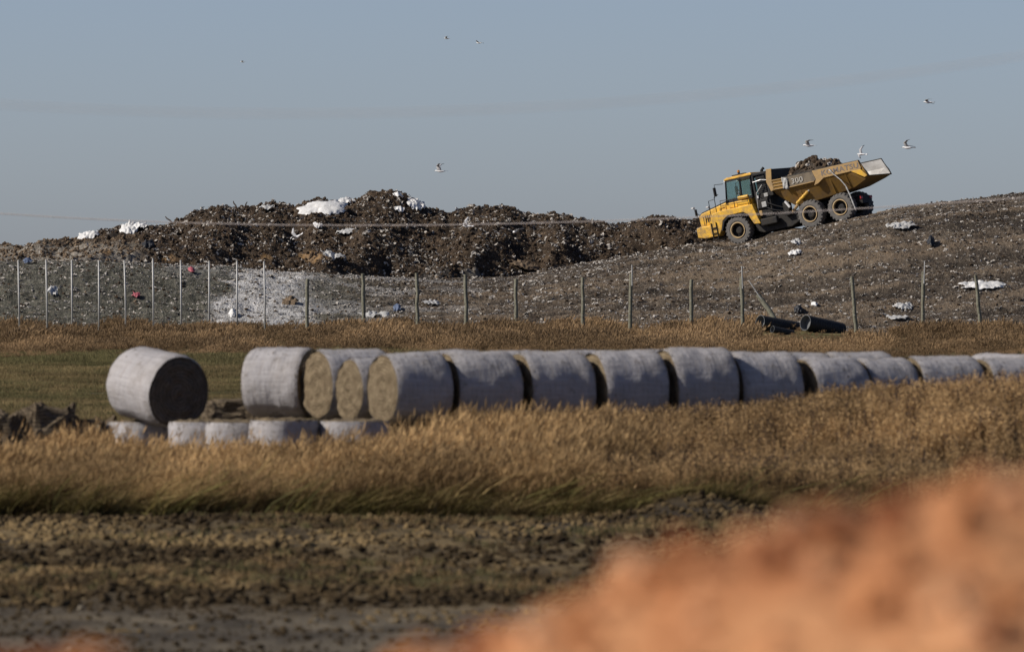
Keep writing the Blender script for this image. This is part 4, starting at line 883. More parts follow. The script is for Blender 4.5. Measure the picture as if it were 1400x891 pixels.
def stick(label, px0, py0, px1, py1, r, mat, cat='stick', name='stick', flat=False):
    b = hit(px0, py0); t = P(px1, py1, b.y + 0.2); mb = MB(); v = t - b
    if flat: mb.box(0, v.length, -.12, .12, -.02, .04, M=v.to_track_quat('X', 'Z').to_matrix().to_4x4())
    else: mb.tube([-0.15 * v, v * .35 + Vector((.03, 0, .02)), v * .7 + Vector((-.02, 0, 0)), v], [r, r * .9, r * .8, r * .5], 7)
    o = mb.build(name, mat, None, False, loc=b); return tag(o, label, cat)
stick('dark stick poking up from the heap crest, left of a pair', 323, 287, 319, 275, .05, M['stick'])
stick('dark stick poking up from the heap crest, right of a pair', 333, 287, 338, 276, .05, M['stick'])
stick('thin slanted stick at the left end of the dark heap crest', 235, 305, 226, 296, .05, M['stick'])
stick('short stick standing on the crest right of the big tarpaulin', 482, 280, 480, 271, .05, M['stick'])
stick('brown timber plank lying on the left shoulder below the pointed white sheet', 168, 328, 193, 334, .1, M['timber'], 'plank', 'timber_plank', True)

def clear(x, y):
    k = np.ones(len(x), bool)
    for (cx, cy, rx, ry) in KEEP: k &= ((x - cx) / rx) ** 2 + ((y - cy) / ry) ** 2 > 1
    return k
# clods and litter on the landfill slope and the heap
ch = [clod_piece('heap_clod_%d' % i, M['clod'], 50 + i, 0.8) for i in range(4)] + [clod_piece('heap_tan_%d' % i, M['clodtan'], 60 + i, 0.6) for i in range(2)] + [litter_piece('heap_bit_%d' % i, M['litter'], 70 + i) for i in range(2)] + [clod_piece('heap_rubble_%d' % i, M['rock'], 80 + i) for i in range(2)]
n = 50000; x = nr.uniform(PX(-140, 500), PX(1070, 495), n); y = nr.uniform(476, 502, n); hzv = pz(x, y); k = (hzv > hz(x, y) + 0.12) & clear(x, y); x, y, hzv = x[k], y[k], hzv[k]; n = len(x)
u = 700 + x / y * F; py = YH - (hzv - CAMZ) / y * F
sc = 0.05 + 0.24 * nr.random(n) ** 4; r_ = nr.random(n)
gr = (u < 190) & (py > 322)
ids = np.where(r_ < 0.80, nr.integers(0, 4, n), np.where(r_ < 0.95, nr.integers(4, 6, n), np.where(r_ < 0.985, nr.integers(6, 8, n), nr.integers(8, 10, n))))
ids = np.where(gr & (r_ < .75), nr.integers(8, 10, n), ids); sc = np.where((ids >= 6) & (ids < 8), 0.035 + 0.11 * nr.random(n) ** 3, sc)
scatter('heap_debris', np.stack([x, y, hzv + sc * 0.12], 1), rot_z(n, .6), sc, ch, 'loose dark clods and pale scraps covering the dumped heap', 'debris', ids)
cs = [clod_piece('slope_clod_%d' % i, M['clod'], 90 + i, 0.5) for i in range(2)] + [clod_piece('slope_tan_%d' % i, M['clodtan'], 95 + i, 0.5) for i in range(2)] + [litter_piece('slope_bit_%d' % i, M['litter'], 110 + i) for i in range(3)] + [clod_piece('slope_rubble_0', M['rock'], 120, 0.6)]
n = 62000; x, y, u = rnd_u(n, -120, 1520, 440, 488); hv = hz(x, y); k = (hv > 0.1) & (pz(x, y) < hv) & clear(x, y); x, y, u, hv = x[k], y[k], u[k], hv[k]; n = len(x)
pt = np.clip(0.45 + 0.9 * fbm(x * 0.22, y * 0.22, 3, 130) + 0.9 * fbm(x * 0.12, (y - np.interp(u, CU, CD)) * 0.9, 3, 131), 0, 1); r_ = nr.random(n) * (1 - 0.0 * pt)
sc = 0.035 + 0.20 * nr.random(n) ** 5
ids = np.where(r_ < 0.40, nr.integers(0, 2, n), np.where(r_ < 0.985 - 0.16 * pt ** 2.0, nr.integers(2, 4, n), np.where(r_ < 0.99, nr.integers(4, 7, n), 7)))
sc = np.where((ids >= 4) & (ids < 7), 0.03 + 0.15 * nr.random(n) ** 6, sc)
lx = -_c * (x - T0.x) + _sn * (y - T0.y); ly = -_sn * (x - T0.x) - _c * (y - T0.y); k = ~((lx > -8.2) & (lx < 3) & (ly > -2) & (ly < 1.6)); 
scatter('slope_debris', np.stack([x, y, hv + sc * 0.10], 1)[k], rot_z(n, .35)[k], sc[k], cs, 'small pale scraps and clods strewn over the landfill slope', 'debris', ids[k])

# ------------------------------------------------------------------ articulated dump truck
truck = empty('dump_truck'); truck.matrix_world = TM
tag(truck, 'yellow six-wheeled articulated dump truck heading left down the landfill crest', 'truck')
def part(mb, name, mat, parent=truck, smooth=False, bevel=0.0): return mb.build(name, mat, parent, smooth, bevel)
# wheels
tp = [(0.42, -0.26), (0.55, -0.31), (0.70, -0.30), (0.765, -0.25), (0.775, -0.1), (0.775, 0.1), (0.765, 0.25), (0.70, 0.30), (0.55, 0.31), (0.42, 0.26)]
tm = MB(); tm.lathe_y(tp, 48); nl = 22
for k in range(nl):
    for sd in (-1, 1):
        a = 2 * math.pi * (k + (0.5 if sd > 0 else 0)) / nl
        Mx = Matrix.Rotation(-a, 4, 'Y')
        n0 = len(tm.v); tm.box(0.70, 0.815, min(0.02 * sd, 0.305 * sd), max(0.02 * sd, 0.305 * sd), -0.048, 0.048)
        for i in range(n0, len(tm.v)):
            v = Vector(tm.v[i]); v.z += abs(v.y) * 0.28
            if abs(v.y) > .2 and v.x > .78: v.x = .775
            tm.v[i] = tuple(Mx @ v)
me_tyre = tm.mesh('tyre', M['tyre'], False)
rm = MB(); rm.lathe_y([(0.43, 0.28), (0.46, 0.30), (0.46, 0.33), (0.41, 0.335), (0.395, 0.28), (0.39, 0.22)], 40)
me_rim = rm.mesh('rim', M['rim'], True)
hb = MB(); hb.lathe_y([(0.39, 0.225), (0.375, 0.10), (0.33, 0.03), (0.31, 0.06), (0.2, 0.07), (0.2, 0.16), (0.14, 0.18), (0.001, 0.18)], 24)
for k in range(10):
    a = 2 * math.pi * k / 10; hb.tube([(0.26 * math.cos(a), 0.05, 0.26 * math.sin(a)), (0.26 * math.cos(a), 0.10, 0.26 * math.sin(a))], 0.022, 6)
me_hub = hb.mesh('hub', M['dark'], False)
for X in (0.0, -4.65, -6.58):
    for sd in (1, -1):
        w = link('wheel', me_tyre, truck, (X, 1.05 * sd, 0.79), (0, rng.uniform(0, 6), 0 if sd > 0 else math.pi))
        link('rim', me_rim, w); link('hub', me_hub, w)
# front frame
mb = MB(); mb.box(-2.4, 2.2, -.42, .42, .75, 1.25); mb.box(-.18, .18, -.8, .8, .62, .95); mb.box(1.0, 2.3, -.8, .8, .62, .98); part(mb, 'front_frame', M['dark'])
mb = MB(); mb.prism([(2.46, 1.42), (2.50, 2.02), (2.30, 2.16), (.62, 2.50), (.62, 1.2), (1.6, 1.2), (1.75, 1.42)], -.93, .93); hood = part(mb, 'hood', M['yellow'], bevel=.05)
mb = MB(); mb.prism([(2.53, 1.98), (2.53, 2.06), (2.32, 2.23), (.58, 2.60), (.58, 2.52), (2.30, 2.165)], -.82, .82); part(mb, 'hood_cover', M['black'], hood, bevel=.02)
for sd in (1, -1):
    mb = MB()
    for k in range(5): mb.box(1.55 + .12 * k, 1.61 + .12 * k, .932 * sd - .008, .932 * sd + .008, 1.62, 2.02)
    part(mb, 'side_grille', M['black'], hood)
mb = MB(); mb.box(2.505, 2.56, -.78, .78, 1.45, 2.0)
for k in range(7): mb.box(2.56, 2.585, -.76, .76, 1.5 + .07 * k, 1.53 + .07 * k)
part(mb, 'grille', M['black'])
mb = MB(); mb.prism([(2.66, .86), (2.66, 1.36), (2.40, 1.44), (1.72, 1.40), (1.68, .72), (2.2, .72)], -1.2, 1.2); bump = part(mb, 'bumper', M['yellow'], bevel=.05)
for sd in (1, -1):
    mb = MB(); mb.box(2.655, 2.70, sd * .92 - .16, sd * .92 + .16, 1.06, 1.28); part(mb, 'headlight', M['white'], bump, bevel=.02)
for sd in (1, -1):
    y0, y1 = (.72, 1.40) if sd > 0 else (-1.40, -.72)
    mb = MB(); mb.prism([(1.22, .70), (1.66, .74), (1.66, 1.42), (1.45, 1.98), (.92, 2.06), (-1.20, 2.05), (-1.52, .88), (-1.10, .93), (-.82, 1.55), (-.55, 1.72), (.45, 1.72), (.80, 1.50), (1.0, .98)], y0, y1); fe = part(mb, 'fender', M['yellow'], bevel=.03)
    mb = MB(); mb.prism([(1.0, .95), (.80, 1.47), (.45, 1.69), (-.55, 1.69), (-.82, 1.52), (-.86, 1.50), (-.58, 1.60), (.43, 1.60), (.72, 1.42), (.93, .95)], y0 + .02, y1 + .01 * sd - .0); part(mb, 'fender_flare', M['black'], fe)
    mb = MB()
    for z in (.55, .88, 1.18): mb.box(1.24, 1.58, sd * 1.43 - .05, sd * 1.43 + .05, z, z + .04)
    mb.box(1.24, 1.27, sd * 1.43 - .03, sd * 1.43 + .03, .5, 1.5); mb.box(1.55, 1.58, sd * 1.43 - .03, sd * 1.43 + .03, .5, 1.5); part(mb, 'access_step', M['dark'])
    mb = MB()                                              # handrails round the deck
    mb.tube([(1.50, 1.36 * sd, 2.0), (1.48, 1.36 * sd, 2.75), (1.15, 1.36 * sd, 2.78)], .022, 6); mb.tube([(1.10, 1.37 * sd, 2.04), (1.08, 1.37 * sd, 2.9), (.80, 1.37 * sd, 3.0)], .022, 6)
    mb.tube([(.78, 1.37 * sd, 2.04), (.76, 1.37 * sd, 2.62), (-.95, 1.37 * sd, 2.52), (-1.0, 1.37 * sd, 2.04)], .022, 6); mb.tube([(-.1, 1.37 * sd, 2.04), (-.1, 1.37 * sd, 2.57)], .022, 6)
    mb.tube([(.78, 1.37 * sd, 2.34), (-.97, 1.37 * sd, 2.28)], .018, 6); mb.tube([(2.2, .98 * sd, 1.5), (2.15, 1.05 * sd, 1.95), (1.85, 1.05 * sd, 1.98), (1.85, .98 * sd, 1.5)], .018, 6)
    part(mb, 'handrail', M['black'])
    mb = MB(); mb.tube([(.62, .9 * sd, 3.55), (.95, 1.32 * sd, 3.58), (.98, 1.36 * sd, 3.05), (1.06, 1.37 * sd, 2.85)], .02, 6); mr = part(mb, 'mirror_arm', M['black'])
    mb = MB(); mb.box(.93, 1.02, sd * 1.36 - .13, sd * 1.36 + .13, 2.92, 3.42); part(mb, 'mirror_housing', M['black'], mr, bevel=.03)
    mb = MB(); mb.tube([(2.42, .78 * sd, 2.05), (2.60, .9 * sd, 2.25), (2.72, .92 * sd, 2.55)], .022, 6); mr = part(mb, 'front_mirror_arm', M['black'])
    mb = MB(); mb.box(2.58, 2.66, sd * .92 - .10, sd * .92 + .10, 2.08, 2.48); part(mb, 'mirror_housing', M['black'], mr, bevel=.02)
    mb = MB(); mb.box(2.68, 2.84, sd * .92 - .10, sd * .92 + .10, 2.53, 2.62); part(mb, 'mirror_lamp', M['white'], mr, bevel=.02)
# deck and cab
mb = MB(); mb.box(-1.15, .66, -1.28, 1.28, 1.98, 2.04); mb.box(-1.05, .62, -.98, .98, 2.04, 2.42); part(mb, 'deck', M['yellow'], bevel=.02)
mb = MB(); mb.box(-1.0, -.2, 1.0, 1.26, 2.04, 2.38); mb.tube([(-.95, 1.15, 2.55), (-.3, 1.15, 2.55)], .11, 10); part(mb, 'filter_housing', M['yellow'], bevel=.02)
cab = empty('cab', (0, 0, 0)); cab.parent = truck
for sd in (1, -1):
    y = .90 * sd
    mb = MB(); mb.tube([(.60, y, 2.42), (.42, y * .97, 3.70)], .055, 4); part(mb, 'front_pillar', M['black'], cab)
    mb = MB(); mb.tube([(-.42, y, 2.42), (-.48, y * .97, 3.70)], .05, 4); part(mb, 'middle_pillar', M['black'], cab)
    mb = MB(); mb.tube([(-1.10, y, 2.42), (-1.18, y * .97, 3.70)], .07, 4); part(mb, 'rear_pillar', M['black'], cab)
    mb = MB(); mb.box(-1.12, .60, y - .03, y + .03, 2.40, 2.58); mb.box(-1.15, .45, y * .97 - .04, y * .97 + .04, 3.60, 3.71); part(mb, 'door_frame', M['black'], cab)
    mb = MB(); mb.prism([(.54, 2.58), (.42, 3.6), (-.42, 3.6), (-.38, 2.58)], y * .985 - .008, y * .985 + .008); part(mb, 'door_window', M['glass'], cab)
    mb = MB(); mb.prism([(-.50, 2.58), (-.54, 3.6), (-1.08, 3.6), (-1.02, 2.58)], y * .985 - .008, y * .985 + .008); part(mb, 'rear_side_window', M['glass'], cab)
    mb = MB(); mb.tube([(-.30, y + .05 * sd, 2.62), (-.30, y + .06 * sd, 2.95)], .015, 6); part(mb, 'door_handle', M['chrome'], cab)
mb = MB(); mb.add([(.60, -.86, 2.45), (.60, .86, 2.45), (.43, .84, 3.62), (.43, -.84, 3.62)], [(0, 1, 2, 3)]); part(mb, 'windscreen', M['glass'], cab)
mb = MB(); mb.add([(-1.12, -.86, 2.6), (-1.12, .86, 2.6), (-1.18, .84, 3.62), (-1.18, -.84, 3.62)], [(0, 1, 2, 3)]); part(mb, 'rear_window', M['glass'], cab)
mb = MB(); mb.box(-1.28, .50, -.93, .93, 3.70, 3.80); mb.box(-1.2, .40, -.85, .85, 3.80, 3.85); roof = part(mb, 'roof', M['yellow'], cab, bevel=.03)
mb = MB(); mb.box(-.72, .02, .35, .80, 3.852, 3.92); mb.tube([(-.36, .6, 3.92), (-.36, .6, 4.02)], .07, 10); part(mb, 'beacon_mount', M['black'], cab, bevel=.01)
mb = MB(); mb.tube([(-.36, .6, 4.02), (-.36, .6, 4.12), (-.36, .6, 4.15)], [.075, .07, .03], 12); part(mb, 'beacon', M['amber'], cab)
for yy in (.78, -.78):
    mb = MB(); mb.box(.44, .56, yy - .1, yy + .1, 3.60, 3.74); part(mb, 'roof_lamp', M['white'], cab, bevel=.02)
mb = MB(); mb.box(-.75, -.30, -.28, .28, 2.42, 2.62); mb.box(-.85, -.70, -.26, .26, 2.55, 3.25); mb.box(-.84, -.74, -.15, .15, 3.25, 3.45); part(mb, 'driver_seat', M['black'], cab, bevel=.04)
mb = MB(); mb.tube([(.35, 0, 2.5), (.12, 0, 2.92)], .03, 6); mb.tube([(.12 + .10 * math.sin(a), .2 * math.cos(a), 2.92 + .18 * math.sin(a)) for a in [k * math.pi / 8 for k in range(17)]], .018, 6, caps=False); part(mb, 'steering_wheel', M['black'], cab)
# dark machinery between cab and body
mb = MB(); mb.box(-2.25, -1.32, -1.05, 1.05, 1.15, 2.55); mb.box(-2.1, -1.4, -1.15, 1.15, 1.7, 2.2); part(mb, 'engine_guard', M['dark'], bevel=.04)
mb = MB()
for y in (-1.0, 1.0):
    mb.box(-1.42, -1.30, y - .06, y + .06, 2.2, 3.72); mb.box(-2.30, -2.18, y - .06, y + .06, 2.2, 3.72); mb.box(-2.30, -1.30, y - .06, y + .06, 3.60, 3.74)
mb.box(-1.42, -1.30, -1.0, 1.0, 3.60, 3.74); mb.box(-2.30, -2.18, -1.0, 1.0, 3.60, 3.74); part(mb, 'guard_frame', M['black'], bevel=.02)
mb = MB(); mb.box(-2.10, -1.50, .35, .98, 2.55, 3.55); mb.box(-2.05, -1.55, -.98, -.30, 2.55, 3.40); part(mb, 'radiator_housing', M['black'], bevel=.04)
mb = MB()
for k in range(7): mb.box(-2.05, -1.55, .985, 1.0, 2.68 + .12 * k, 2.72 + .12 * k)
part(mb, 'radiator_louvre', M['dark'])
mb = MB(); mb.tube([(-1.45, -.1, 2.5), (-1.45, -.1, 3.9), (-1.6, -.1, 4.0)], .09, 10); part(mb, 'exhaust_stack', M['dark'])
for (x0, x1, z0, z1, m_) in [(-2.0, -1.7, 1.75, 2.05, 'galv'), (-1.65, -1.45, 1.3, 1.6, 'ochre'), (-2.2, -1.95, 2.3, 2.5, 'galv'), (-1.6, -1.5, 2.3, 2.45, 'white')]:
    mb = MB(); mb.box(x0, x1, 1.152, 1.20, z0, z1); part(mb, 'service_box', M[m_], bevel=.02)
mb = MB(); mb.tube([(-1.38, 1.10, 1.5), (-1.5, 1.16, 2.6), (-1.9, 1.10, 3.0)], .03, 8); mb2 = mb; part(mb, 'coolant_pipe', M['galv'])
mb = MB(); mb.tube([(-1.35, 1.08, 3.25), (-1.9, 1.12, 3.3), (-2.35, 1.1, 3.2)], .025, 6); part(mb, 'guard_rail', M['chrome'])
for k, (a, b, c) in enumerate([((-1.5, 1.05, 2.4), (-2.0, 1.3, 1.9), (-2.9, .9, 1.5)), ((-1.6, 1.05, 2.0), (-2.2, 1.25, 1.4), (-3.0, .8, 1.3)), ((-1.5, .9, 1.6), (-2.3, 1.1, 1.0), (-3.1, .7, 1.2))]):
    mb = MB(); A, B, C = map(Vector, (a, b, c)); mb.tube([A * (1 - t) ** 2 + B * 2 * t * (1 - t) + C * t * t for t in [i / 10 for i in range(11)]], .04, 8); part(mb, 'hydraulic_hose', M['black'])
mb = MB(); mb.lathe_y([(0.01, -.3), (.38, -.3), (.38, .3), (.01, .3)], 20, c=(-2.55, 0, 1.0)); mb.box(-3.0, -2.3, -.35, .35, .72, 1.28); part(mb, 'articulation_joint', M['dark'], bevel=.03)
for sd in (1, -1):
    mb = MB(); mb.tube([(-1.9, .55 * sd, 1.05), (-2.7, .62 * sd, 1.10)], .09, 10); mb.tube([(-2.7, .62 * sd, 1.10), (-3.5, .6 * sd, 1.12)], .045, 8, mi=1); mb.build('steering_cylinder', [M['dark'], M['chrome']], truck)
    mb = MB(); mb.box(-2.55, -1.5, sd * 1.2 - .16, sd * 1.2 + .16, .72, 1.12); part(mb, 'fuel_tank', M['dark'], bevel=.06)
mb = MB(); mb.prism([(-.95, .55), (-.95, 1.2), (-3.9, 1.2), (-3.9, .62), (-3.2, .36), (-1.4, .36)], -.95, .95); part(mb, 'belly_guard', M['dark'], bevel=.04)
# rear frame
mb = MB(); mb.box(-7.6, -2.9, -.45, .45, .80, 1.22)
for X in (-4.65, -6.58): mb.box(X - .17, X + .17, -.78, .78, .64, .94)
mb.box(-6.4, -4.9, -.74, -.52, .72, 1.0); mb.box(-6.4, -4.9, .52, .74, .72, 1.0); part(mb, 'rear_frame', M['dark'], bevel=.02)
for sd in (1, -1):
    mb = MB(); mb.box(-3.35, -3.0, sd * 1.0 - .22, sd * 1.0 + .22, 1.0, 1.75); part(mb, 'hydraulic_block', M['dark'], bevel=.03)
    mb = MB(); mb.tube([(-3.2, 1.22 * sd, 1.8), (-3.45, 1.25 * sd, 1.42)], .075, 8); part(mb, 'accumulator', M['white'])
    mb = MB(); mb.tube([(-3.95, 1.12 * sd, 1.50), (-3.4, 1.0 * sd, 1.12)], .09, 8); part(mb, 'cylinder_mount', M['ochre'])
    mb = MB(); mb.tube([(-3.90, 1.20 * sd, 1.54), (-4.75, 1.22 * sd, 2.08)], .085, 10); cy = part(mb, 'tipping_cylinder', M['yellow'])
    for q in (.1, .35, .6, .9): 
        a = Vector((-3.90, 1.20 * sd, 1.54)).lerp(Vector((-4.75, 1.22 * sd, 2.08)), q); dv = Vector((-.85, 0, .54)).normalized() * .03; mb = MB(); mb.tube([a - dv, a + dv], .105, 10); part(mb, 'cylinder_ring', M['yellow'], cy)
    mb = MB(); mb.tube([(-4.75, 1.22 * sd, 2.08), (-5.15, 1.23 * sd, 2.33)], .05, 8); part(mb, 'piston_rod', M['chrome'], cy)
    mb = MB(); mb.box(-7.66, -7.60, sd * .6 - .12, sd * .6 + .12, 1.05, 1.2); part(mb, 'tail_lamp', M['red'])
# dump body
ST = [(-2.62, 2.38, 1.10, 2.62), (-3.05, 1.98, 1.02, 2.58), (-3.70, 1.46, .95, 2.54), (-4.60, 1.47, .95, 2.53), (-5.40, 1.53, .95, 2.53), (-6.60, 1.64, .95, 2.56), (-7.50, 1.74, .98, 2.58)]
def channel(ins, zlift, mbx):
    rows = []
    for (X, zf, yf, zb) in ST: rows.append([(X, 1.45 - ins, 3.10), (X, 1.45 - ins, zb), (X, yf - ins, zf + zlift), (X, -yf + ins, zf + zlift), (X, -1.45 + ins, zb), (X, -1.45 + ins, 3.10)])
    rows.append([(-8.30, 1.45 - ins, 3.10), (-8.42, 1.45 - ins, 2.58), (-8.40, 1.28 - ins, 2.02 + zlift), (-8.40, -1.28 + ins, 2.02 + zlift), (-8.42, -1.45 + ins, 2.58), (-8.30, -1.45 + ins, 3.10)])
    rows.append([(-8.32, 1.45 - ins, 3.08), (-8.62, 1.45 - ins, 2.45), (-8.74, 1.40 - ins, 2.16 + zlift), (-8.74, -1.40 + ins, 2.16 + zlift), (-8.62, -1.45 + ins, 2.45), (-8.32, -1.45 + ins, 3.08)])
    vs = [p for r in rows for p in r]; fs = [(i * 6 + k, i * 6 + k + 1, (i + 1) * 6 + k + 1, (i + 1) * 6 + k) for i in range(len(rows) - 1) for k in range(5)]
    mbx.add(vs, fs); return rows
mb = MB(); channel(0, 0, mb); body = part(mb, 'dump_body', M['brown'])
sd_ = body.modifiers.new('plate', 'SOLIDIFY'); sd_.thickness = 0.03; sd_.offset = 0
mb = MB(); channel(0.05, 0.05, mb); part(mb, 'bed_liner', M['steel'], body)
mb = MB(); mb.prism([(-2.46, 2.30), (-2.62, 3.76), (-2.70, 3.76), (-2.66, 2.30)], -1.43, 1.43); part(mb, 'headboard', M['dark'], body)  # machinery's dark metal reused to paint the shade on its rear face
for sd in (1, -1):
    y0, y1 = sorted((1.435 * sd, 1.50 * sd))
    mb = MB(); mb.prism([(-2.40, 3.08), (-2.52, 3.78), (-2.86, 3.76), (-2.74, 3.05), (-2.80, 2.55), (-2.60, 2.50)], y0, y1); part(mb, 'headboard_flange', M['ochre'], body, bevel=.01)
    for k in range(4):
        z = 2.56 + .17 * k; mb = MB(); mb.prism([(-2.72, z), (-2.72, z + .055), (-3.50, z + .03), (-3.50, z - .025)], y0, y1 + .0); part(mb, 'side_slat', M['ochre'], body)
    mb = MB(); mb.prism([(-3.50, 2.50), (-3.50, 3.10), (-5.34, 3.10), (-5.50, 2.62), (-5.34, 2.52)], y0, y1); part(mb, 'front_side_band', M['dirtyband'], body, bevel=.01)
    mb = MB(); mb.prism([(-3.50, 2.485), (-3.50, 2.525), (-5.36, 2.545), (-5.36, 2.505)], min(1.46 * sd, 1.53 * sd), max(1.46 * sd, 1.53 * sd)); part(mb, 'band_lip', M['ochre'], body)
    mb = MB(); mb.prism([(-5.345, 3.125), (-5.51, 2.62), (-5.33, 2.30), (-5.60, 2.36), (-6.0, 2.60), (-8.36, 2.62), (-8.40, 2.72), (-8.29, 3.125)], min(1.44 * sd, 1.52 * sd), max(1.44 * sd, 1.52 * sd)); part(mb, 'side_band', M['ochre'], body, bevel=.012)
    mb = MB(); mb.prism([(-7.75, 2.62), (-8.36, 2.62), (-8.70, 2.20), (-8.52, 2.14)], min(1.46 * sd, 1.53 * sd), max(1.46 * sd, 1.53 * sd)); part(mb, 'tail_rib', M['yellow'], body, bevel=.01)
    mb = MB(); mb.tube([(-3.5, 1.45 * sd, 3.12), (-8.30, 1.45 * sd, 3.12)], .045, 6); mb.tube([(-8.30, 1.45 * sd, 3.12), (-8.63, 1.45 * sd, 2.46), (-8.76, 1.40 * sd, 2.15)], .045, 6); part(mb, 'top_rail', M['dark'], body)
    for X in (-4.3, -6.3, -7.3):
        z0 = float(np.interp(-X, [-s[0] for s in ST], [s[1] for s in ST])); mb = MB(); mb.prism([(X - .05, 2.55), (X + .05, 2.55), (X + .05, z0), (X - .05, z0)], min(.94 * sd, 1.02 * sd), max(.94 * sd, 1.02 * sd))
        mb.v = [(x, (y + (.44 * sd if z > 2 else 0)), z) for (x, y, z) in mb.v]; part(mb, 'body_rib', M['brown'], body)
def lettering(txt, x_front, z, size, sd, mat, sx=1.0):
    cu = bpy.data.curves.new('lettering', 'FONT'); cu.body = txt; cu.size = size; cu.extrude = 0.004; cu.offset = 0.006; cu.space_character = 1.08
    tmp = bpy.data.objects.new('lettering_tmp', cu); col.objects.link(tmp); dg = bpy.context.evaluated_depsgraph_get(); dg.update()
    me = bpy.data.meshes.new_from_object(tmp.evaluated_get(dg)); bpy.data.objects.remove(tmp)
    me.materials.clear(); me.materials.append(mat); me.name = 'lettering'
    o = link('lettering', me, body); w = max(v.co.x for v in me.vertices) * sx
    if sd > 0: o.matrix_local = Matrix(((-sx, 0, 0, x_front), (0, 0, 1, 1.526), (0, 1, 0, z), (0, 0, 0, 1)))
    else: o.matrix_local = Matrix(((sx, 0, 0, x_front - w), (0, 0, -1, -1.526), (0, 1, 0, z), (0, 0, 0, 1)))
    return o
for sd in (1, -1):
    lettering('KOMATSU', -5.88, 2.74, 0.40, sd, M['letter'], 1.22)
    o = lettering('300', -3.95, 2.66, 0.42, sd, M['letterpale'], 1.15)
# load of soil in the bed
lx_ = np.arange(-6.9, -2.74, .06); ly_ = np.arange(-1.36, 1.37, .06); QX, QY = np.meshgrid(lx_, ly_)
top_ = np.interp(-QX, [2.74, 3.2, 3.7, 4.2, 4.55, 5.0, 5.6, 6.2, 6.6, 6.9], [2.9, 3.02, 3.35, 3.72, 3.86, 3.80, 3.62, 3.36, 3.12, 2.7])
QZ = 2.6 + (top_ - 2.6) * (1 - 0.55 * (np.abs(QY) / 1.36) ** 2.2) + 0.10 * fbm(QX * 2.2, QY * 2.2, 3, 301) + 0.13 * (np.abs(fbm(QX * 4.5, QY * 4.5, 3, 302)) - .2)
load = link('soil_load', grid_mesh('soil_load', QX, QY, QZ, M['heap'], dict(grey=np.full(QX.shape, .12), tan=np.zeros(QX.shape)), False))
load.matrix_world = TM; tag(load, 'cloddy dark soil and rubbish heaped in the bed of the dump truck', 'soil')
mb = MB(); r = random.Random(4)
for i in range(200):
    X = r.uniform(-6.5, -3.1); Y = r.uniform(-1.2, 1.25); j = int((X + 6.9) / .06); k = int((Y + 1.36) / .06); z = QZ[min(k, QZ.shape[0] - 1), min(j, QZ.shape[1] - 1)]
    s = .1 + .32 * r.random() ** 2; me = ch[r.randrange(4)].data; Mx = Matrix.Translation((X, Y, z + s * .1)) @ Euler((r.uniform(0, 6), r.uniform(0, 6), r.uniform(0, 6))).to_matrix().to_4x4() @ Matrix.Scale(s, 4)
    mb.add([Mx @ v.co for v in me.vertices], [tuple(p.vertices) for p in me.polygons], r.choice((0, 0, 0, 1, 2)))
o = mb.build('clods', [M['clod'], M['clodtan'], M['litter']], load); o['kind'] = 'stuff'
# rag and strip of plastic caught on the truck
def tpt(X, Y, Z): return TM @ Vector((X, Y, Z))
mb = MB(); r = random.Random(9); vs = []
for j in range(9):
    for i in range(7):
        vs.append((-3.42 - .055 * i + r.gauss(0, .02), 1.56 + .03 * math.sin(i * 1.7 + j) + .02 * r.random(), 3.16 - .08 * j - .02 * i + r.gauss(0, .015)))
mb.add(vs, [(j * 7 + i, j * 7 + i + 1, (j + 1) * 7 + i + 1, (j + 1) * 7 + i) for j in range(8) for i in range(6)])
o = mb.build('plastic_rag', M['sheetgrey'], None, True); o.matrix_world = TM; o.modifiers.new('thickness', 'SOLIDIFY').thickness = .015
tag(o, 'pale plastic rag hanging over the front corner of the dump body', 'rag')
pl = [(-6.47, 1.60, 2.98), (-6.75, 1.62, 2.62), (-7.1, 1.64, 2.25), (-7.32, 1.62, 1.85), (-7.42, 1.60, 1.45), (-7.52, 1.58, .95), (-7.62, 1.56, .40)]; mb = MB(); vs = []
for i in range(25):
    g = i / 24 * 6; s0 = min(int(g), 5); p = Vector(pl[s0]).lerp(Vector(pl[s0 + 1]), g - s0); w = .040 * (0.7 + .5 * math.sin(i * 1.3) ** 2)
    vs += [p + Vector((w, .01 * math.sin(i), 0)), p - Vector((w, .01 * math.sin(i * 2), 0))]
mb.add(vs, [(2 * i, 2 * i + 1, 2 * i + 3, 2 * i + 2) for i in range(24)])
o = mb.build('plastic_strip', M['sheetgrey'], None, True); o.matrix_world = TM; o.modifiers.new('thickness', 'SOLIDIFY').thickness = .012
tag(o, 'long pale plastic strip trailing down the side of the dump body', 'strip')

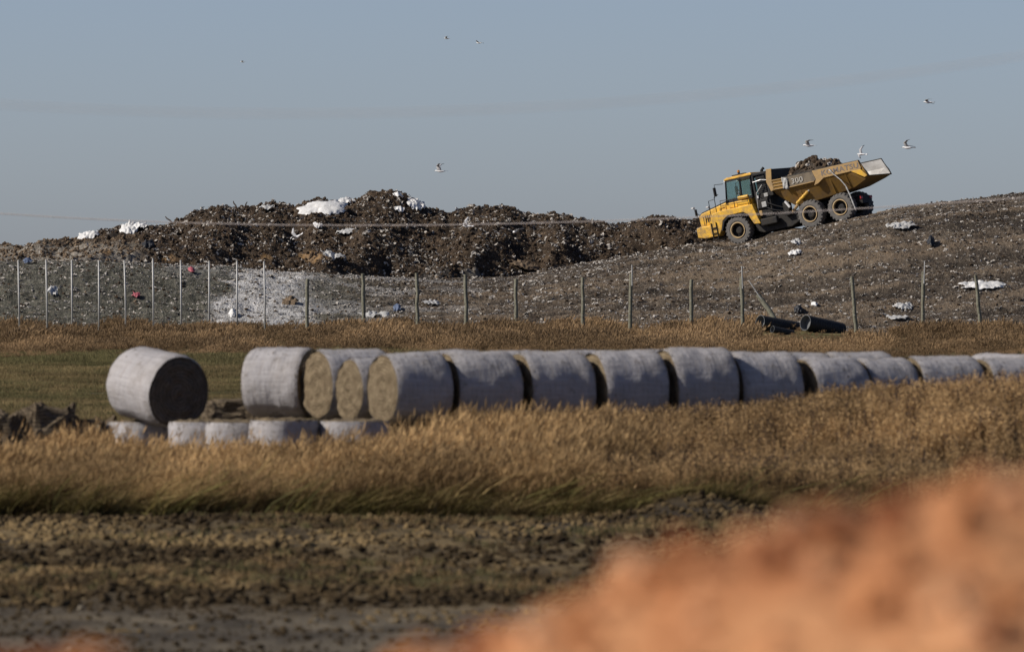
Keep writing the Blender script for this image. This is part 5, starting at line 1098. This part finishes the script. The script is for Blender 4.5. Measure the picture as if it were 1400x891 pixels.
# ------------------------------------------------------------------ gulls
def gull(label, px, py, d, yaw, lift, sweep=0.12, roll=0.0, pitch=0.0, size=1.0, lift2=None):
    mb = MB(); lift2 = lift if lift2 is None else lift2
    st_ = [(-.24, .012, .0), (-.20, .03, .0), (-.12, .052, -.005), (0, .07, -.01), (.10, .062, 0), (.16, .042, .012), (.20, .04, .02), (.235, .028, .018), (.25, .012, .012)]
    vs = []; n = 10
    for (x, r_, z) in st_:
        for k in range(n): q = 2 * math.pi * k / n; vs.append((x, r_ * math.cos(q), z + r_ * .85 * math.sin(q)))
    fs = [(i * n + k, i * n + (k + 1) % n, (i + 1) * n + (k + 1) % n, (i + 1) * n + k) for i in range(len(st_) - 1) for k in range(n)] + [tuple(range(n)), tuple(range(len(st_) * n - 1, (len(st_) - 1) * n - 1, -1))]
    mb.add(vs, fs, 0)
    mb.add([(.248, .01, .016), (.248, -.01, .016), (.248, 0, .002), (.295, 0, .004)], [(0, 1, 3), (1, 2, 3), (2, 0, 3), (0, 2, 1)], 3)
    for zz in (0.004,): mb.add([(-.2, -.02, zz), (-.2, .02, zz), (-.36, .07, zz), (-.36, -.07, zz), (-.2, -.02, -zz), (-.2, .02, -zz), (-.36, .07, -zz), (-.36, -.07, -zz)], [(0, 1, 2, 3), (4, 7, 6, 5), (0, 4, 5, 1), (2, 6, 7, 3), (1, 5, 6, 2), (0, 3, 7, 4)], 0)
    for sd in (1, -1):
        lf = lift if sd > 0 else lift2; j1 = Vector((.07, .05 * sd, .03)); j2 = j1 + Vector((.05, .22 * sd * math.cos(lf), .22 * math.sin(lf))); l2 = lf * .35 - .1; j3 = j2 + Vector((-sweep, .26 * sd * math.cos(l2), .26 * math.sin(l2))); j4 = j3 + Vector((-sweep * 1.1, .14 * sd * math.cos(l2 - .15), .14 * math.sin(l2 - .15)))
        ch_ = [.17, .15, .09, .012]; T = .010
        vs = []
        for p, c in zip((j1, j2, j3, j4), ch_): vs += [p + Vector((.35 * c, 0, T / 2)), p + Vector((-.65 * c, 0, T / 4)), p + Vector((-.65 * c, 0, -T / 4)), p + Vector((.35 * c, 0, -T / 2))]
        for i in range(3): mb.add(vs[i * 4:(i + 2) * 4], [(0, 1, 5, 4), (1, 2, 6, 5), (2, 3, 7, 6), (3, 0, 4, 7)] + ([(4, 5, 6, 7)] if i == 2 else []), (1, 1, 2)[i])
    o = mb.build('gull', [M['gullwhite'], M['gullgrey'], M['gulltip'], M['gullbill']], None, True, loc=P(px, py, d), rot=(roll, pitch, yaw)); o.scale = (size, size, size)
    return tag(o, label, 'gull', 'flying gulls')
gull('white gull with raised wings flying above the middle of the heap', 602, 234, 455, R(170), 1.25, .10, 0, 0, 1.15)
gull('gull gliding above the load of the truck', 1106, 199, 470, R(176), .8, .14, 0, 0, 1.25)
gull('banking gull just above the raised rear corner of the dump body', 1178, 211, 470, R(165), .6, .1, R(-40), 0, 0.95)
gull('white gull right of the dump body, wings half raised', 1241, 202, 465, R(165), .7, .16, R(15), 0, 1.2)
gull('gull highest above the right slope', 1269, 140, 520, R(172), .2, .18, R(10), 0, 1.15)
gull('tiny gull at the top of the sky, left of a pair', 611, 53, 900, R(185), .6, .12, 0, 0, 1.2)
gull('tiny gull at the top of the sky, right of a pair', 655, 59, 900, R(150), .35, .12, R(10), 0, 1.2)
gull('tiny distant gull high in the left sky', 332, 85, 1000, R(180), .4, .12, 0, 0, 1.1)
gull('white gull flying low before the dark heap below the tarpaulin', 406, 324, 484, R(150), 1.0, .05, R(-40), R(30), 1.25)
gull('white gull before the heap right of the highest peak', 639, 309, 484, R(160), 1.2, .1, R(-30), 0, 1.1)
gull('white gull with spread wings before the heap, right of the middle', 703, 317, 484, R(95), .55, .06, 0, 0, 1.15)

# ------------------------------------------------------------------ overhead wires
def wire(label, pts, d, r):
    u = np.array([p[0] for p in pts], float); v = np.array([p[1] for p in pts], float); c = np.polyfit(u, v, 2 if len(pts) < 5 else 3)
    us = np.linspace(-120, 1520, 60); lin0 = np.polyval(c, us)
    path = [P(a, b, d) for a, b in zip(us, lin0)]
    e0 = (path[0] - path[1]).normalized(); e1 = (path[-1] - path[-2]).normalized()
    path = [path[0] + e0 * 12 + Vector((0, 0, .4))] + path + [path[-1] + e1 * 12 + Vector((0, 0, .4))]
    o = empty('overhead_wire', path[0]); mb = MB(); mb.tube([p - path[0] for p in path], r, 6); mb.build('strand', M['wire'], o, True)
    return tag(o, label, 'wire', None)
wire('faint blurred overhead wire sagging across the open sky', [(0, 143), (200, 152), (380, 156), (700, 148), (1000, 127), (1400, 76)], 42, .0032)
wire('thin overhead wire crossing in front of the heap and the truck wheels', [(0, 292), (245, 304), (560, 309), (820, 301), (1210, 284), (1400, 270)], 150, .009)
